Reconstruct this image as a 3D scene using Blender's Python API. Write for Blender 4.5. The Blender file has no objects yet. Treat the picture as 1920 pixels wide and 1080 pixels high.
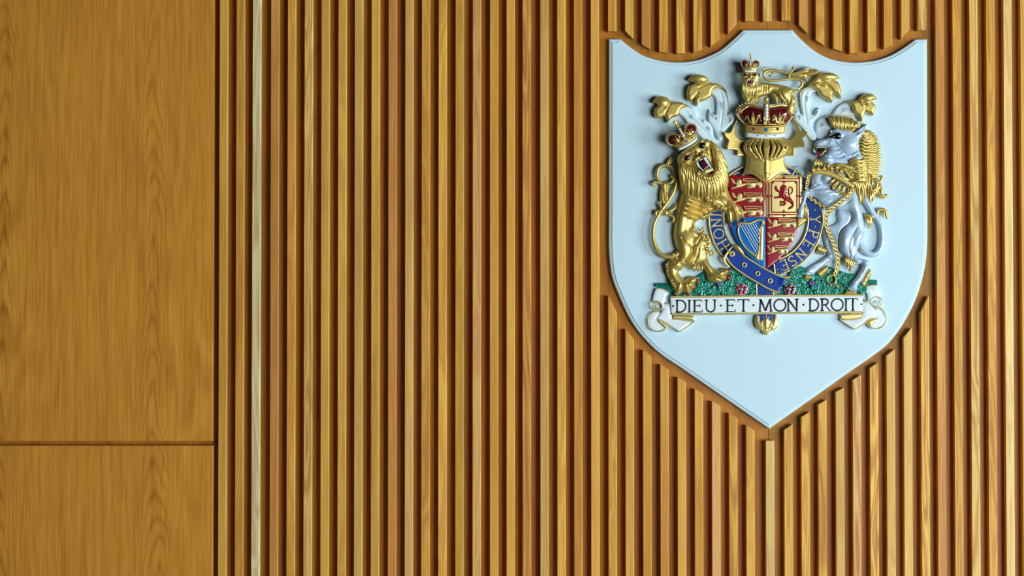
import bpy, math, random
import numpy as np
from mathutils import Vector, Euler
from mathutils.geometry import delaunay_2d_cdt
random.seed(7)
SC = bpy.context.scene
COL = SC.collection

# ---------------------------------------------------------------- camera
F_PX, DIST, PITCH = 4000.0, 8.0, math.radians(1.5)
CAM = Vector((0.0, -DIST, 2.6 - DIST*math.tan(PITCH)))
cd = bpy.data.cameras.new('camera'); cam = bpy.data.objects.new('camera', cd); COL.objects.link(cam)
cam.location = CAM; cam.rotation_euler = (math.pi/2 + PITCH, 0, 0)
cd.sensor_width = 36; cd.lens = 36*F_PX/1920; cd.clip_end = 100
SC.camera = cam
vs = SC.view_settings
vs.view_transform = 'Standard'; vs.look = 'None'; vs.gamma = 1; vs.use_curve_mapping = False; vs.exposure = 0.0

# ---------------------------------------------------------------- light
w = bpy.data.worlds.new('room_light'); SC.world = w; w.use_nodes = True
nt = w.node_tree; nt.nodes.clear()
o_ = nt.nodes.new('ShaderNodeOutputWorld'); b_ = nt.nodes.new('ShaderNodeBackground')
tc = nt.nodes.new('ShaderNodeTexCoord'); sx = nt.nodes.new('ShaderNodeSeparateXYZ'); rp = nt.nodes.new('ShaderNodeValToRGB')
mr = nt.nodes.new('ShaderNodeMapRange'); mr.inputs[1].default_value = -1; mr.inputs[2].default_value = 1
nt.links.new(tc.outputs['Generated'], sx.inputs[0]); nt.links.new(sx.outputs[2], mr.inputs[0])
nt.links.new(mr.outputs[0], rp.inputs[0]); nt.links.new(rp.outputs[0], b_.inputs[0]); nt.links.new(b_.outputs[0], o_.inputs[0])
rp.color_ramp.elements[0].position = 0.25; rp.color_ramp.elements[0].color = (0.62, 0.60, 0.50, 1)
rp.color_ramp.elements[1].position = 0.75; rp.color_ramp.elements[1].color = (0.20, 0.24, 0.26, 1)
b_.inputs[1].default_value = 0.035

def area(name, loc, target, sx_, sy_, power, color):
    l = bpy.data.lights.new(name, 'AREA'); l.shape = 'RECTANGLE'; l.size = sx_; l.size_y = sy_
    l.energy = power; l.color = color
    o = bpy.data.objects.new(name, l); COL.objects.link(o); o.location = loc
    o.rotation_euler = (Vector(target) - Vector(loc)).to_track_quat('-Z', 'Y').to_euler()
    return o
area('side_window_daylight', (8.6, -4.6, 2.0), (0.0, 0, 2.1), 3.0, 4.0, 620, (0.83, 0.95, 1.0))
area('front_right_fill', (6.6, -10.4, 0.9), (0.0, 0, 2.1), 4.6, 4.2, 1110, (0.88, 0.97, 1.0))  # added soft fill lamp behind the camera, not a known window

# ---------------------------------------------------------------- materials
def new_mat(name):
    m = bpy.data.materials.new(name); m.use_nodes = True
    return m, m.node_tree, m.node_tree.nodes['Principled BSDF']
def plain(name, col, rough=0.4, metal=0.0, coat=0.0, bump=0.0, bscale=60, var=0.0, spec=0.5):
    m, t, p = new_mat(name)
    p.inputs['Base Color'].default_value = (*col, 1); p.inputs['Roughness'].default_value = rough
    p.inputs['Metallic'].default_value = metal; p.inputs['Coat Weight'].default_value = coat
    p.inputs['Specular IOR Level'].default_value = spec
    p.inputs['Coat Roughness'].default_value = 0.12
    tc = t.nodes.new('ShaderNodeTexCoord'); n = t.nodes.new('ShaderNodeTexNoise'); n.inputs['Scale'].default_value = bscale
    t.links.new(tc.outputs['Object'], n.inputs['Vector'])
    if bump > 0:
        b = t.nodes.new('ShaderNodeBump'); b.inputs['Strength'].default_value = bump; b.inputs['Distance'].default_value = 0.002
        t.links.new(n.outputs['Fac'], b.inputs['Height']); t.links.new(b.outputs[0], p.inputs['Normal'])
    if var > 0:
        r = t.nodes.new('ShaderNodeValToRGB')
        r.color_ramp.elements[0].color = (*[c*(1-var) for c in col], 1); r.color_ramp.elements[0].position = 0.3
        r.color_ramp.elements[1].color = (*[min(1, c*(1+var)) for c in col], 1); r.color_ramp.elements[1].position = 0.7
        t.links.new(n.outputs['Fac'], r.inputs[0]); t.links.new(r.outputs[0], p.inputs['Base Color'])
    return m
GOLD = plain('gold_leaf', (0.61, 0.445, 0.12), 0.39, 0.62, 0.2, 0.15, 90, 0.07)
GOLDL = plain('pale_gold_paint', (0.68, 0.55, 0.21), 0.38, 0.55, 0.3, 0.1, 90, 0.05)
WHITE = plain('white_enamel', (0.74, 0.83, 0.86), 0.3, 0, 0.4)
BOARD = plain('white_board_paint', (0.55, 0.725, 0.81), 0.5, 0, 0.0)
SILVER = plain('silver_blue_enamel', (0.46, 0.60, 0.74), 0.28, 0.1, 0.5, 0.05, 60, 0.05)
PLUME = plain('pale_grey_enamel', (0.62, 0.775, 0.84), 0.35, 0, 0.3)
BLUE = plain('royal_blue_enamel', (0.002, 0.040, 0.27), 0.3, 0, 0.15, spec=0.35)
SKY = plain('bright_blue_enamel', (0.002, 0.14, 0.47), 0.3, 0, 0.2, spec=0.35)
RED = plain('red_enamel', (0.29, 0.005, 0.012), 0.28, 0, 0.35)
CRIM = plain('dark_red_enamel', (0.10, 0.004, 0.010), 0.2, 0, 0.8)
GREEN = plain('green_enamel', (0.006, 0.21, 0.14), 0.25, 0, 0.7, 0.25, 160, 0.35)
PURPLE = plain('purple_enamel', (0.16, 0.11, 0.36), 0.3, 0, 0.5, 0.4, 200, 0.3)
PINK = plain('pale_pink_enamel', (0.55, 0.35, 0.5), 0.3, 0, 0.5)
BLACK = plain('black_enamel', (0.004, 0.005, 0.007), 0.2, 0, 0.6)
INK = plain('black_letter_paint', (0.003, 0.006, 0.012), 0.45)
STONE = plain('white_pearl', (0.80, 0.86, 0.88), 0.15, 0, 0.8)

def wood(name, fixed=None, veneer=False):
    m, t, p = new_mat(name); N = t.nodes; L = t.links
    tc = N.new('ShaderNodeTexCoord'); oi = N.new('ShaderNodeObjectInfo')
    off = N.new('ShaderNodeVectorMath'); off.operation = 'MULTIPLY_ADD'
    comb = N.new('ShaderNodeCombineXYZ')
    for i in range(3): L.new(oi.outputs['Random'], comb.inputs[i])
    off.inputs[1].default_value = (7, 3, 31)
    L.new(comb.outputs[0], off.inputs[0]); L.new(tc.outputs['Object'], off.inputs[2])
    def noise(scale, det, rough, src=None, dist=0.0):
        mp = N.new('ShaderNodeMapping'); mp.inputs['Scale'].default_value = scale
        L.new(src or off.outputs[0], mp.inputs[0])
        n = N.new('ShaderNodeTexNoise'); n.inputs['Scale'].default_value = 1; n.inputs['Detail'].default_value = det
        n.inputs['Roughness'].default_value = rough; n.inputs['Distortion'].default_value = dist
        L.new(mp.outputs[0], n.inputs['Vector']); return n.outputs['Fac']
    def math_(op, a, b=None, c=None):
        n = N.new('ShaderNodeMath'); n.operation = op
        for i, v in enumerate((a, b, c)):
            if v is None: continue
            if isinstance(v, (int, float)): n.inputs[i].default_value = v
            else: L.new(v, n.inputs[i])
        return n.outputs[0]
    fine = noise((260, 260, 6) if veneer else (230, 230, 5), 3, 0.7)
    if veneer:
        big = noise((2.6, 2.6, 0.55), 2, 0.45, None, 0.25)
        ring = math_('SINE', math_('MULTIPLY', big, 85))
        mid = noise((45, 45, 1.3), 3, 0.6)
        flame = noise((5.0, 5.0, 0.8), 2, 0.5)
        amp = math_('MULTIPLY', math_('SUBTRACT', math_('MAXIMUM', flame, 0.46), 0.46), 0.40)
        v = math_('ADD', math_('MULTIPLY', ring, amp), math_('MULTIPLY', math_('SUBTRACT', mid, 0.5), 0.42))
        # two runs of arched cathedral figure in the sheet
        sp = N.new('ShaderNodeSeparateXYZ'); L.new(tc.outputs['Object'], sp.inputs[0])
        wob = noise((6, 6, 1.6), 2, 0.5, tc.outputs['Object'])
        for xc, wd, cv in ((-1.335, 0.062, 120.0), (-1.90, 0.050, 130.0)):
            dx = math_('ADD', math_('SUBTRACT', sp.outputs[0], xc), math_('MULTIPLY', math_('SUBTRACT', wob, 0.5), 0.09))
            d2 = math_('MULTIPLY', dx, dx)
            f = math_('ADD', math_('ADD', sp.outputs[2], math_('MULTIPLY', d2, cv)), math_('MULTIPLY', wob, 0.55))
            rg = math_('POWER', math_('MULTIPLY_ADD', math_('SINE', math_('MULTIPLY', f, 48.0)), 0.5, 0.5), 3.0)
            mk = math_('MULTIPLY', math_('EXPONENT', math_('MULTIPLY', d2, -1.0/(wd*wd))), math_('MULTIPLY', flame, 0.36))
            v = math_('SUBTRACT', v, math_('MULTIPLY', rg, mk))
        v = math_('ADD', v, math_('MULTIPLY', math_('SUBTRACT', fine, 0.5), 0.95))
    else:
        big = noise((14, 14, 1.1), 2, 0.5, None, 0.6)
        ring = math_('SINE', math_('MULTIPLY', big, 60))
        amp = math_('MULTIPLY', math_('POWER', oi.outputs['Random'], 2.0), 0.26)
        v = math_('ADD', math_('MULTIPLY', ring, amp), math_('MULTIPLY', math_('SUBTRACT', big, 0.5), 0.6))
        v = math_('ADD', v, math_('MULTIPLY', math_('SUBTRACT', fine, 0.5), 0.66))
    v = math_('ADD', v, 1.0)
    mx = N.new('ShaderNodeVectorMath'); mx.operation = 'SCALE'
    if fixed: mx.inputs[0].default_value = fixed
    else: L.new(oi.outputs['Color'], mx.inputs[0])
    L.new(v, mx.inputs['Scale'])
    # darker grain also leans to red
    mixc = N.new('ShaderNodeVectorMath'); mixc.operation = 'MULTIPLY'
    cmb = N.new('ShaderNodeCombineXYZ'); cmb.inputs[0].default_value = 1
    L.new(math_('MULTIPLY_ADD', v, 0.5, 0.5), cmb.inputs[1]); L.new(v, cmb.inputs[2])
    L.new(mx.outputs[0], mixc.inputs[0]); L.new(cmb.outputs[0], mixc.inputs[1])
    L.new(mixc.outputs[0], p.inputs['Base Color'])
    p.inputs['Roughness'].default_value = 0.42; p.inputs['Specular IOR Level'].default_value = 0.24
    bp = N.new('ShaderNodeBump'); bp.inputs['Strength'].default_value = 0.12; bp.inputs['Distance'].default_value = 0.001
    L.new(fine, bp.inputs['Height']); L.new(bp.outputs[0], p.inputs['Normal'])
    return m
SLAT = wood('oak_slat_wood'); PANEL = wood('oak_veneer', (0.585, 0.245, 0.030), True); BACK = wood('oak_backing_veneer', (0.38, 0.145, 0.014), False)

# ---------------------------------------------------------------- geometry kit
ROT = cam.rotation_euler.to_matrix()
def wall_pt(px, py, y=0.0):
    d = ROT @ Vector(((px-960)/F_PX, (540-py)/F_PX, -1))
    t = (y - CAM.y)/d.y
    return CAM + d*t
def link(name, me, mats, parent=None):
    for m in (mats if isinstance(mats, (list, tuple)) else [mats]): me.materials.append(m)
    o = bpy.data.objects.new(name, me); COL.objects.link(o)
    if parent is not None: o.parent = parent
    return o
def prism(name, pts, y0, y1, mat, parent=None, cham=0.0, cham_pts=None):
    """pts: outline in wall x,z (world), extruded from y0 (back) to y1 (front), front edge chamfered."""
    n = len(pts); v = []; f = []
    inner = cham_pts if cham_pts is not None else pts
    v += [(x, y0, z) for x, z in pts]
    v += [(x, y1 + cham, z) for x, z in pts]
    v += [(x, y1, z) for x, z in inner]
    f.append(list(range(n)))
    for k in (0, 1):
        if k == 1 and cham == 0: continue
        for i in range(n):
            j = (i+1) % n
            f.append([k*n+i, k*n+n+i, k*n+n+j, k*n+j])
    f.append([2*n+i for i in range(n)][::-1])
    if cham == 0:
        f[-1] = [n+i for i in range(n)][::-1]; v = v[:2*n]
    me = bpy.data.meshes.new(name); me.from_pydata(v, [], f); me.validate(); me.update()
    import bmesh
    bm = bmesh.new(); bm.from_mesh(me); bmesh.ops.recalc_face_normals(bm, faces=bm.faces); bm.to_mesh(me); bm.free()
    return link(name, me, mat, parent)
def loft(name, loops, mat, parent=None):
    """closed outlines (list of x,z) at depths y, joined ring by ring and capped"""
    n = len(loops[0][0]); v = []; f = [list(range(n))]
    for pts, y in loops: v += [(x, y, z) for x, z in pts]
    for k in range(len(loops)-1):
        f += [[k*n+i, k*n+n+i, k*n+n+(i+1) % n, k*n+(i+1) % n] for i in range(n)]
    m_ = (len(loops)-1)*n; f.append([m_+i for i in range(n)][::-1])
    me = bpy.data.meshes.new(name); me.from_pydata(v, [], f); me.update()
    import bmesh
    bm = bmesh.new(); bm.from_mesh(me); bmesh.ops.recalc_face_normals(bm, faces=bm.faces); bm.to_mesh(me); bm.free()
    return link(name, me, mat, parent)
def offset_poly(pts, d):
    """inset polygon (any orientation) by d."""
    P = np.array(pts, float); n = len(P)
    A = 0.5*np.sum(P[:, 0]*np.roll(P[:, 1], -1) - np.roll(P[:, 0], -1)*P[:, 1]); s = 1 if A > 0 else -1
    out = []
    for i in range(n):
        a, b, c = P[i-1], P[i], P[(i+1) % n]
        e1 = (b-a)/np.linalg.norm(b-a); e2 = (c-b)/np.linalg.norm(c-b)
        n1 = np.array((-e1[1], e1[0]))*s; n2 = np.array((-e2[1], e2[0]))*s
        m = n1+n2; m /= max(np.dot(m, m)/2, 0.25)
        out.append(tuple(b + m*d))
    return out

# relief space: u = quarter pixels of the relief's own drawing, 0.5 mm each; h = height above the white board
BOARD_Y = -0.028
US = 0.0005
def UPT(u, v, href):
    y = BOARD_Y - href*US
    return wall_pt(1200+u/4, 90+v/4, y)
def umap(uv, h, href):
    """array of (u,v),(h) -> world, one flat tracing plane at height href for the whole part."""
    o = UPT(0, 0, href); a = UPT(1900, 0, href); b = UPT(0, 2160, href); c = UPT(1900, 2160, href)
    o, a, b, c = [np.array(q) for q in (o, a, b, c)]
    s = uv[:, 0:1]/1900; t = uv[:, 1:2]/2160
    W = o*(1-s)*(1-t) + a*s*(1-t) + b*(1-s)*t + c*s*t
    W[:, 1] = BOARD_Y - h*US
    return W
def K(ox, oy, sc, pts):
    """crop coordinates -> relief space"""
    return [(((ox-1200)*4 + p[0]*4/sc), ((oy-90)*4 + p[1]*4/sc), *p[2:]) for p in pts]
def smooth_closed(pts, n=5):
    P = [np.array(p[:2], float) for p in pts]; C = [len(p) > 2 and p[2] == 'c' for p in pts]; m = len(P)
    T = []
    for i in range(m):
        a, b, c = P[i-1], P[i], P[(i+1) % m]
        if C[i]: T.append(np.zeros(2)); continue
        t = 0.5*(c-a); L = min(np.linalg.norm(b-a), np.linalg.norm(c-b)); l = np.linalg.norm(t)
        T.append(t*min(1, L/(l+1e-9)))
    out = []
    for i in range(m):
        j = (i+1) % m; a, b = P[i], P[j]
        k = max(1, min(n, int(np.linalg.norm(b-a)/7)+1))
        if C[i] and C[j]: k = 1
        for q in range(k):
            s = q/k; h1 = 2*s**3-3*s*s+1; h2 = s**3-2*s*s+s; h3 = -2*s**3+3*s*s; h4 = s**3-s*s
            out.append(h1*a+h2*T[i]+h3*b+h4*T[j])
    return np.array(out)
def smooth_open(pts, n=6):
    P = np.array(pts, float); m = len(P)
    if m == 2:
        return np.array([P[0]*(1-s)+P[1]*s for s in np.linspace(0, 1, n+1)])
    out = []
    for i in range(m-1):
        p0 = P[max(i-1, 0)]; p1 = P[i]; p2 = P[i+1]; p3 = P[min(i+2, m-1)]
        for q in range(n):
            s = q/n
            out.append(0.5*((2*p1)+(p2-p0)*s+(2*p0-5*p1+4*p2-p3)*s*s+(3*p1-p0-3*p2+p3)*s**3))
    out.append(P[-1]); return np.array(out)
def dist_poly(X, A, B):
    """distance of points X to segments A-B and the param along"""
    best = np.full(len(X), 1e9); par = np.zeros(len(X)); m = len(A)
    for i in range(m):
        d = B[i]-A[i]; L2 = max(d@d, 1e-9)
        t = np.clip(((X-A[i])@d)/L2, 0, 1)
        r = X-(A[i]+t[:, None]*d); q = np.einsum('ij,ij->i', r, r)
        k = q < best; best[k] = q[k]; par[k] = (i+t[k])/m
    return np.sqrt(best), par
def inside(X, P):
    c = np.zeros(len(X), bool); n = len(P)
    for i in range(n):
        a = P[i]; b = P[(i+1) % n]
        if a[1] == b[1]: continue
        k = ((a[1] > X[:, 1]) != (b[1] > X[:, 1])) & (X[:, 0] < (b[0]-a[0])*(X[:, 1]-a[1])/(b[1]-a[1])+a[0])
        c ^= k
    return c
def strip(pts, w, n=4):
    """polygon around a polyline; w scalar or list of full widths"""
    P = smooth_open(pts, n) if len(pts) > 2 else np.array(pts, float); m = len(P)
    W = np.interp(np.linspace(0, 1, m), np.linspace(0, 1, len(w)), w) if hasattr(w, '__len__') else np.full(m, w)
    T = np.gradient(P, axis=0); T /= np.linalg.norm(T, axis=1)[:, None]+1e-9
    Nn = np.stack((-T[:, 1], T[:, 0]), 1)
    return [(*q, 'c') for q in (P+Nn*W[:, None]/2)] + [(*q, 'c') for q in (P-Nn*W[:, None]/2)[::-1]]

class MB:
    """collects relief shapes; build() links them as one mesh"""
    def __init__(s, href=40): s.v = []; s.f = []; s.m = []; s.n = 0; s.href = href
    def add(s, uvh, faces, mat=0):
        uvh = np.asarray(uvh, float)
        W = umap(uvh[:, :2], uvh[:, 2], s.href)
        s.v.append(W); s.f += [[i+s.n for i in f] for f in faces]; s.m += [mat]*len(faces); s.n += len(W)
    def relief(s, outline, base=10, H=20, R=30, step=5, holes=(), bumps=(), strokes=(), fn=None, down=0, mat=0, n=5, flat=False):
        P = smooth_closed(outline, n); HS = [smooth_closed(h, n) for h in holes]
        loops = [P]+HS
        A = np.concatenate(loops); B = np.concatenate([np.roll(l, -1, 0) for l in loops])
        lo, hi = P.min(0), P.max(0)
        gx = np.arange(lo[0], hi[0], step); gy = np.arange(lo[1], hi[1], step*0.866)
        G = np.array([(x+(step/2 if r % 2 else 0), y) for r, y in enumerate(gy) for x in gx]) if len(gx) and len(gy) else np.zeros((0, 2))
        def ok(X):
            k = inside(X, P)
            for h in HS: k &= ~inside(X, h)
            return k
        if len(G):
            G = G[ok(G)]
            if len(G): d, _ = dist_poly(G, A, B); G = G[d > step*0.55]
        rings = []
        for l in loops:
            T = np.roll(l, -1, 0)-np.roll(l, 1, 0); T /= np.linalg.norm(T, axis=1)[:, None]+1e-9
            for sg in (1, -1):
                for off in (1.2, step*0.5):
                    Q = l + sg*off*np.stack((-T[:, 1], T[:, 0]), 1)
                    Q = Q[ok(Q)]
                    if len(Q):
                        d, _ = dist_poly(Q, A, B); Q = Q[d > off*0.8]
                        if len(Q): rings.append(Q)
        allv = np.concatenate([A]+rings+([G] if len(G) else []))
        ed = []; c = 0
        for l in loops:
            k = len(l); ed += [(c+i, c+(i+1) % k) for i in range(k)]; c += k
        r = delaunay_2d_cdt([Vector(q) for q in allv], ed, [], 1, 1e-4)
        V = np.array([tuple(q) for q in r[0]]); T = np.array([list(t) for t in r[2] if len(t) == 3])
        if not len(T): return
        cen = V[T].mean(1); T = T[ok(cen)]
        area_ = (V[T[:, 1], 0]-V[T[:, 0], 0])*(V[T[:, 2], 1]-V[T[:, 0], 1])-(V[T[:, 1], 1]-V[T[:, 0], 1])*(V[T[:, 2], 0]-V[T[:, 0], 0])
        T = T[np.abs(area_) > 1e-4]; area_ = area_[np.abs(area_) > 1e-4]
        T[area_ > 0] = T[area_ > 0][:, ::-1]      # face outwards (v runs down)
        d, _ = dist_poly(V, A, B); t = np.clip(d/R, 0, 1)
        hh = base + H*np.sqrt(np.clip(1-(1-t)**2, 0, 1))
        fade = np.clip(d/5, 0, 1)
        for b in bumps:
            cx, cy, rx, ry, an, a = b
            ca, sa = math.cos(math.radians(an)), math.sin(math.radians(an))
            X = V[:, 0]-cx; Y = V[:, 1]-cy
            q = ((X*ca+Y*sa)/rx)**2 + ((-X*sa+Y*ca)/ry)**2
            hh += fade*a*np.clip(1-q, 0, 1)**1.5
        for st in strokes:
            pts, wd, a = st[:3]
            S = smooth_open([q[:2] for q in pts], 5) if len(pts) > 2 else np.array([q[:2] for q in pts], float)
            ds, pr = dist_poly(V, S[:-1], S[1:])
            tap = np.clip(np.minimum(pr, 1-pr)*5+0.15, 0, 1)
            hh += fade*a*tap*np.exp(-(ds/wd)**2)
        if fn is not None: hh += fn(V[:, 0], V[:, 1], d)
        hh = np.maximum(hh, down+0.5)
        faces = [list(map(int, q)) for q in T]
        cnt = {}
        for q in faces:
            for i in range(3):
                e = (q[i], q[(i+1) % 3]); k = (min(e), max(e)); cnt.setdefault(k, []).append(e)
        uvh = [(*V[i], hh[i]) for i in range(len(V))]
        low = {}
        for k, es in cnt.items():
            if len(es) == 1:
                a, b = es[0]
                for q in (a, b):
                    if q not in low: low[q] = len(uvh); uvh.append((V[q][0], V[q][1], down))
                faces.append([b, a, low[a], low[b]])
        s.add(uvh, faces, mat)
    def tube(s, pts, r, sq=1.0, sides=8, n=6, mat=0, cap=True, prof=None):
        """pts (u,v,h); r scalar or list of radii along it"""
        P = smooth_open(pts, n); m = len(P)
        Rr = np.interp(np.linspace(0, 1, m), np.linspace(0, 1, len(r)), r) if hasattr(r, '__len__') else np.full(m, float(r))
        T = np.gradient(P, axis=0); T /= np.linalg.norm(T, axis=1)[:, None]+1e-9
        vv = []; ff = []
        for i in range(m):
            t = T[i]; a = np.array((-t[1], t[0], 0.0)); la = np.linalg.norm(a)
            a = a/la if la > 1e-3 else np.array((1.0, 0, 0)); b = np.cross(t, a)
            for k in range(sides):
                an = 2*math.pi*k/sides
                vv.append(P[i] + Rr[i]*(math.cos(an)*a + sq*math.sin(an)*b))
        for i in range(m-1):
            for k in range(sides):
                k2 = (k+1) % sides
                ff.append([i*sides+k, i*sides+k2, (i+1)*sides+k2, (i+1)*sides+k])
        if cap:
            c0 = len(vv); vv.append(P[0]-T[0]*Rr[0]*0.5); vv.append(P[-1]+T[-1]*Rr[-1]*0.5)
            for k in range(sides):
                k2 = (k+1) % sides
                ff.append([c0, k2, k]); ff.append([c0+1, (m-1)*sides+k, (m-1)*sides+k2])
        s.add(vv, ff, mat)
    def lock(s, pts, r, sq=0.85, mat=0, sides=8):
        s.tube(pts, [r*0.55, r*0.95, r, r*0.85, r*0.5, r*0.08], sq, sides, 5, mat)
    def ball(s, u, v, h, r, rz=None, mat=0, ry=None, ang=0, seg=10):
        rz = rz or r; ry = ry or r; vv = []; ff = []; ca, sa = math.cos(math.radians(ang)), math.sin(math.radians(ang))
        rings = max(4, seg//2)
        for i in range(1, rings):
            th = math.pi*i/rings
            for k in range(seg):
                ph = 2*math.pi*k/seg; x = r*math.sin(th)*math.cos(ph); y = ry*math.sin(th)*math.sin(ph)
                vv.append((u+x*ca-y*sa, v+x*sa+y*ca, h+rz*math.cos(th)))
        t = len(vv); vv += [(u, v, h+rz), (u, v, h-rz)]
        for i in range(rings-2):
            for k in range(seg):
                k2 = (k+1) % seg; ff.append([i*seg+k, (i+1)*seg+k, (i+1)*seg+k2, i*seg+k2][::-1])
        for k in range(seg):
            k2 = (k+1) % seg; ff.append([t, k2, k]); ff.append([t+1, (rings-2)*seg+k, (rings-2)*seg+k2])
        s.add(vv, ff, mat)
    def build(s, name, mats, parent=None, angle=50, label=None):
        me = bpy.data.meshes.new(name)
        V = np.concatenate(s.v)
        org = V.mean(0); org = Vector((float(org[0]), BOARD_Y, float(org[2])))
        par = Vector(parent['_org']) if parent is not None and '_org' in parent else Vector((0, 0, 0))
        me.from_pydata([tuple(q) for q in (V-np.array(org))], [], s.f); me.update()
        me.polygons.foreach_set('material_index', s.m)
        import bmesh
        bm = bmesh.new(); bm.from_mesh(me); bmesh.ops.recalc_face_normals(bm, faces=bm.faces); bm.to_mesh(me); bm.free()
        me.polygons.foreach_set('use_smooth', [True]*len(me.polygons)); me.set_sharp_from_angle(angle=math.radians(angle)); me.update()
        o = link(name, me, mats, parent)
        o['_org'] = list(org); o.location = org - par
        ALLP.append(o)
        if label: o['label'] = label
        return o
ALLP = []
# ================================================================ the wall
SL_Y = -0.035           # front face of the slats
def wx(px, py, y=SL_Y): return wall_pt(px, py, y).x
def wz(px, py, y=SL_Y): return wall_pt(px, py, y).z
Z0, Z1 = 1.00, 4.20
def structure(o): o['kind'] = 'structure'; return o
def rect(x0, x1, z0, z1): return [(x0, z0), (x1, z0), (x1, z1), (x0, z1)]
seam = wx(1439.5, 440, 0)
import bmesh
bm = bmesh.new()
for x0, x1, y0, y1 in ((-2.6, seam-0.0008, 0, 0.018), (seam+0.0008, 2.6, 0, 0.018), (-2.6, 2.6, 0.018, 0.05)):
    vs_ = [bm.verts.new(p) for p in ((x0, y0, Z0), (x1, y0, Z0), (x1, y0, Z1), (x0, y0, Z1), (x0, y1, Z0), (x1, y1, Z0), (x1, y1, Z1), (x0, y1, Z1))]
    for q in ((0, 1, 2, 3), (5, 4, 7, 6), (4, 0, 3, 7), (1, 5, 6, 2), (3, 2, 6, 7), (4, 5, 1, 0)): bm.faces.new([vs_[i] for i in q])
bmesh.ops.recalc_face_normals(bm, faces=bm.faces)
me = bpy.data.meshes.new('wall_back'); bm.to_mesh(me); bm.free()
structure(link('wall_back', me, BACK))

# two flat veneered panels on the left
pr = wx(400.5, 400)
zs0, zs1 = wz(200, 835.5), wz(200, 827.0)
for nm, z0, z1, lab, r_ in (('veneer_panel', zs1, Z1, 'tall flat oak veneer wall panel filling the left side above the horizontal joint', 0),
                        ('veneer_panel', Z0, zs0, 'flat oak veneer wall panel at lower left, below the horizontal joint', 0.0015)):
    R_ = rect(-2.6, pr+r_, z0, z1)
    o = prism(nm, R_, -0.0004, SL_Y, PANEL, None, 0.002, offset_poly(R_, 0.002))
    o['label'] = lab; o['category'] = 'wall panel'; o['group'] = 'flat veneer wall panels'
    # origin in the world centre keeps the grain running through both

# tones (linear base colours)
TONE = {'amber': (0.63, 0.298, 0.046), 'deep': (0.56, 0.24, 0.026), 'orange': (0.61, 0.262, 0.056), 'pale': (0.67, 0.380, 0.095),
        'ash': (0.70, 0.54, 0.27), 'gold': (0.66, 0.335, 0.056), 'pink': (0.67, 0.335, 0.10), 'straw': (0.73, 0.47, 0.16)}
WORD = {'amber': 'amber oak', 'deep': 'deep brown oak', 'orange': 'reddish orange oak', 'pale': 'pale oak', 'ash': 'whitish ash-coloured oak',
        'gold': 'golden oak', 'pink': 'pinkish tan oak', 'straw': 'light straw-coloured oak'}
ORD = ['', 'first', 'second', 'third', 'fourth', 'fifth', 'sixth', 'seventh', 'eighth', 'ninth', 'tenth', 'eleventh', 'twelfth']
def slat(px, ref_y, top=None, bot=None, tone='amber', label='', group='', width=15.9):
    """one slat; top/bot = (left y, right y) of a cut end in the photograph"""
    x0 = wx(px, ref_y); x1 = wx(px+width, ref_y)
    zt = (Z1, Z1) if top is None else (wz(px, top[0]), wz(px+width, top[1]))
    zb = (Z0, Z0) if bot is None else (wz(px, bot[0]), wz(px+width, bot[1]))
    xm = (x0+x1)/2; zm = (zt[0]+zb[0])/2
    P = [(x0-xm, zb[0]-zm), (x1-xm, zb[1]-zm), (x1-xm, zt[1]-zm), (x0-xm, zt[0]-zm)]
    c = 0.0032
    Q = [(x0-xm+0.0008, zb[0]-zm+0.001), (x1-xm-c, zb[1]-zm+0.001), (x1-xm-c, zt[1]-zm-0.001), (x0-xm+0.0008, zt[0]-zm-0.001)]
    o = prism('timber_slat', P, -0.0004, SL_Y, SLAT, None, 0.0028, Q)
    o.location = (xm, 0, zm)
    t = TONE[tone]; j = 1+random.uniform(-0.06, 0.06)
    o.color = (t[0]*j, t[1]*j, t[2]*j, 1)
    o['label'] = label; o['category'] = 'wall slat'; o['group'] = group
    return o
LEFT = [410.3, 441.8, 472.4, 506.7, 538.2, 569.9, 601.6, 633.4, 664.4, 695.8, 727.7, 759.2, 790.2, 821.9, 853.8, 886, 918.3, 949.6, 979.8, 1013, 1044.8, 1076.3, 1108]
LT = ['gold', 'amber', 'ash', 'orange', 'amber', 'pale', 'gold', 'gold', 'pale', 'gold', 'orange', 'pale', 'amber', 'gold', 'gold', 'pink', 'amber', 'gold', 'orange', 'pale', 'gold', 'amber', 'gold']
first = None
for i, (px, t) in enumerate(zip(LEFT, LT)):
    n = i+1
    if n <= 12: lab = 'full-height %s slat, %s to the right of the flat panels' % (WORD[t], ORD[n])
    else: lab = 'full-height %s slat, %s to the left of the white shield' % (WORD[t], ORD[24-n])
    if first is None:
        first = slat(px, 540, None, None, t, lab, 'full-height slats between the flat panels and the shield')
    else:
        o = first.copy(); COL.objects.link(o); o.location.x = wx(px+7.95, 540)
        tt = TONE[t]; j = 1+random.uniform(-0.07, 0.07); o.color = (tt[0]*j, tt[1]*j, tt[2]*j, 1); o['label'] = lab
RIGHT = [1756.4, 1788.3, 1820, 1851.8, 1884.2, 1916]
RT = ['orange', 'amber', 'pale', 'amber', 'straw', 'gold']
for i, (px, t) in enumerate(zip(RIGHT, RT)):
    lab = 'full-height %s slat, %s to the right of the white shield' % (WORD[t], ORD[i+1])
    o = first.copy(); COL.objects.link(o); o.location.x = wx(px+7.95, 540); tt = TONE[t]
    o.color = (*tt, 1); o['label'] = lab; o['group'] = 'full-height slats to the right of the shield'
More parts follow.
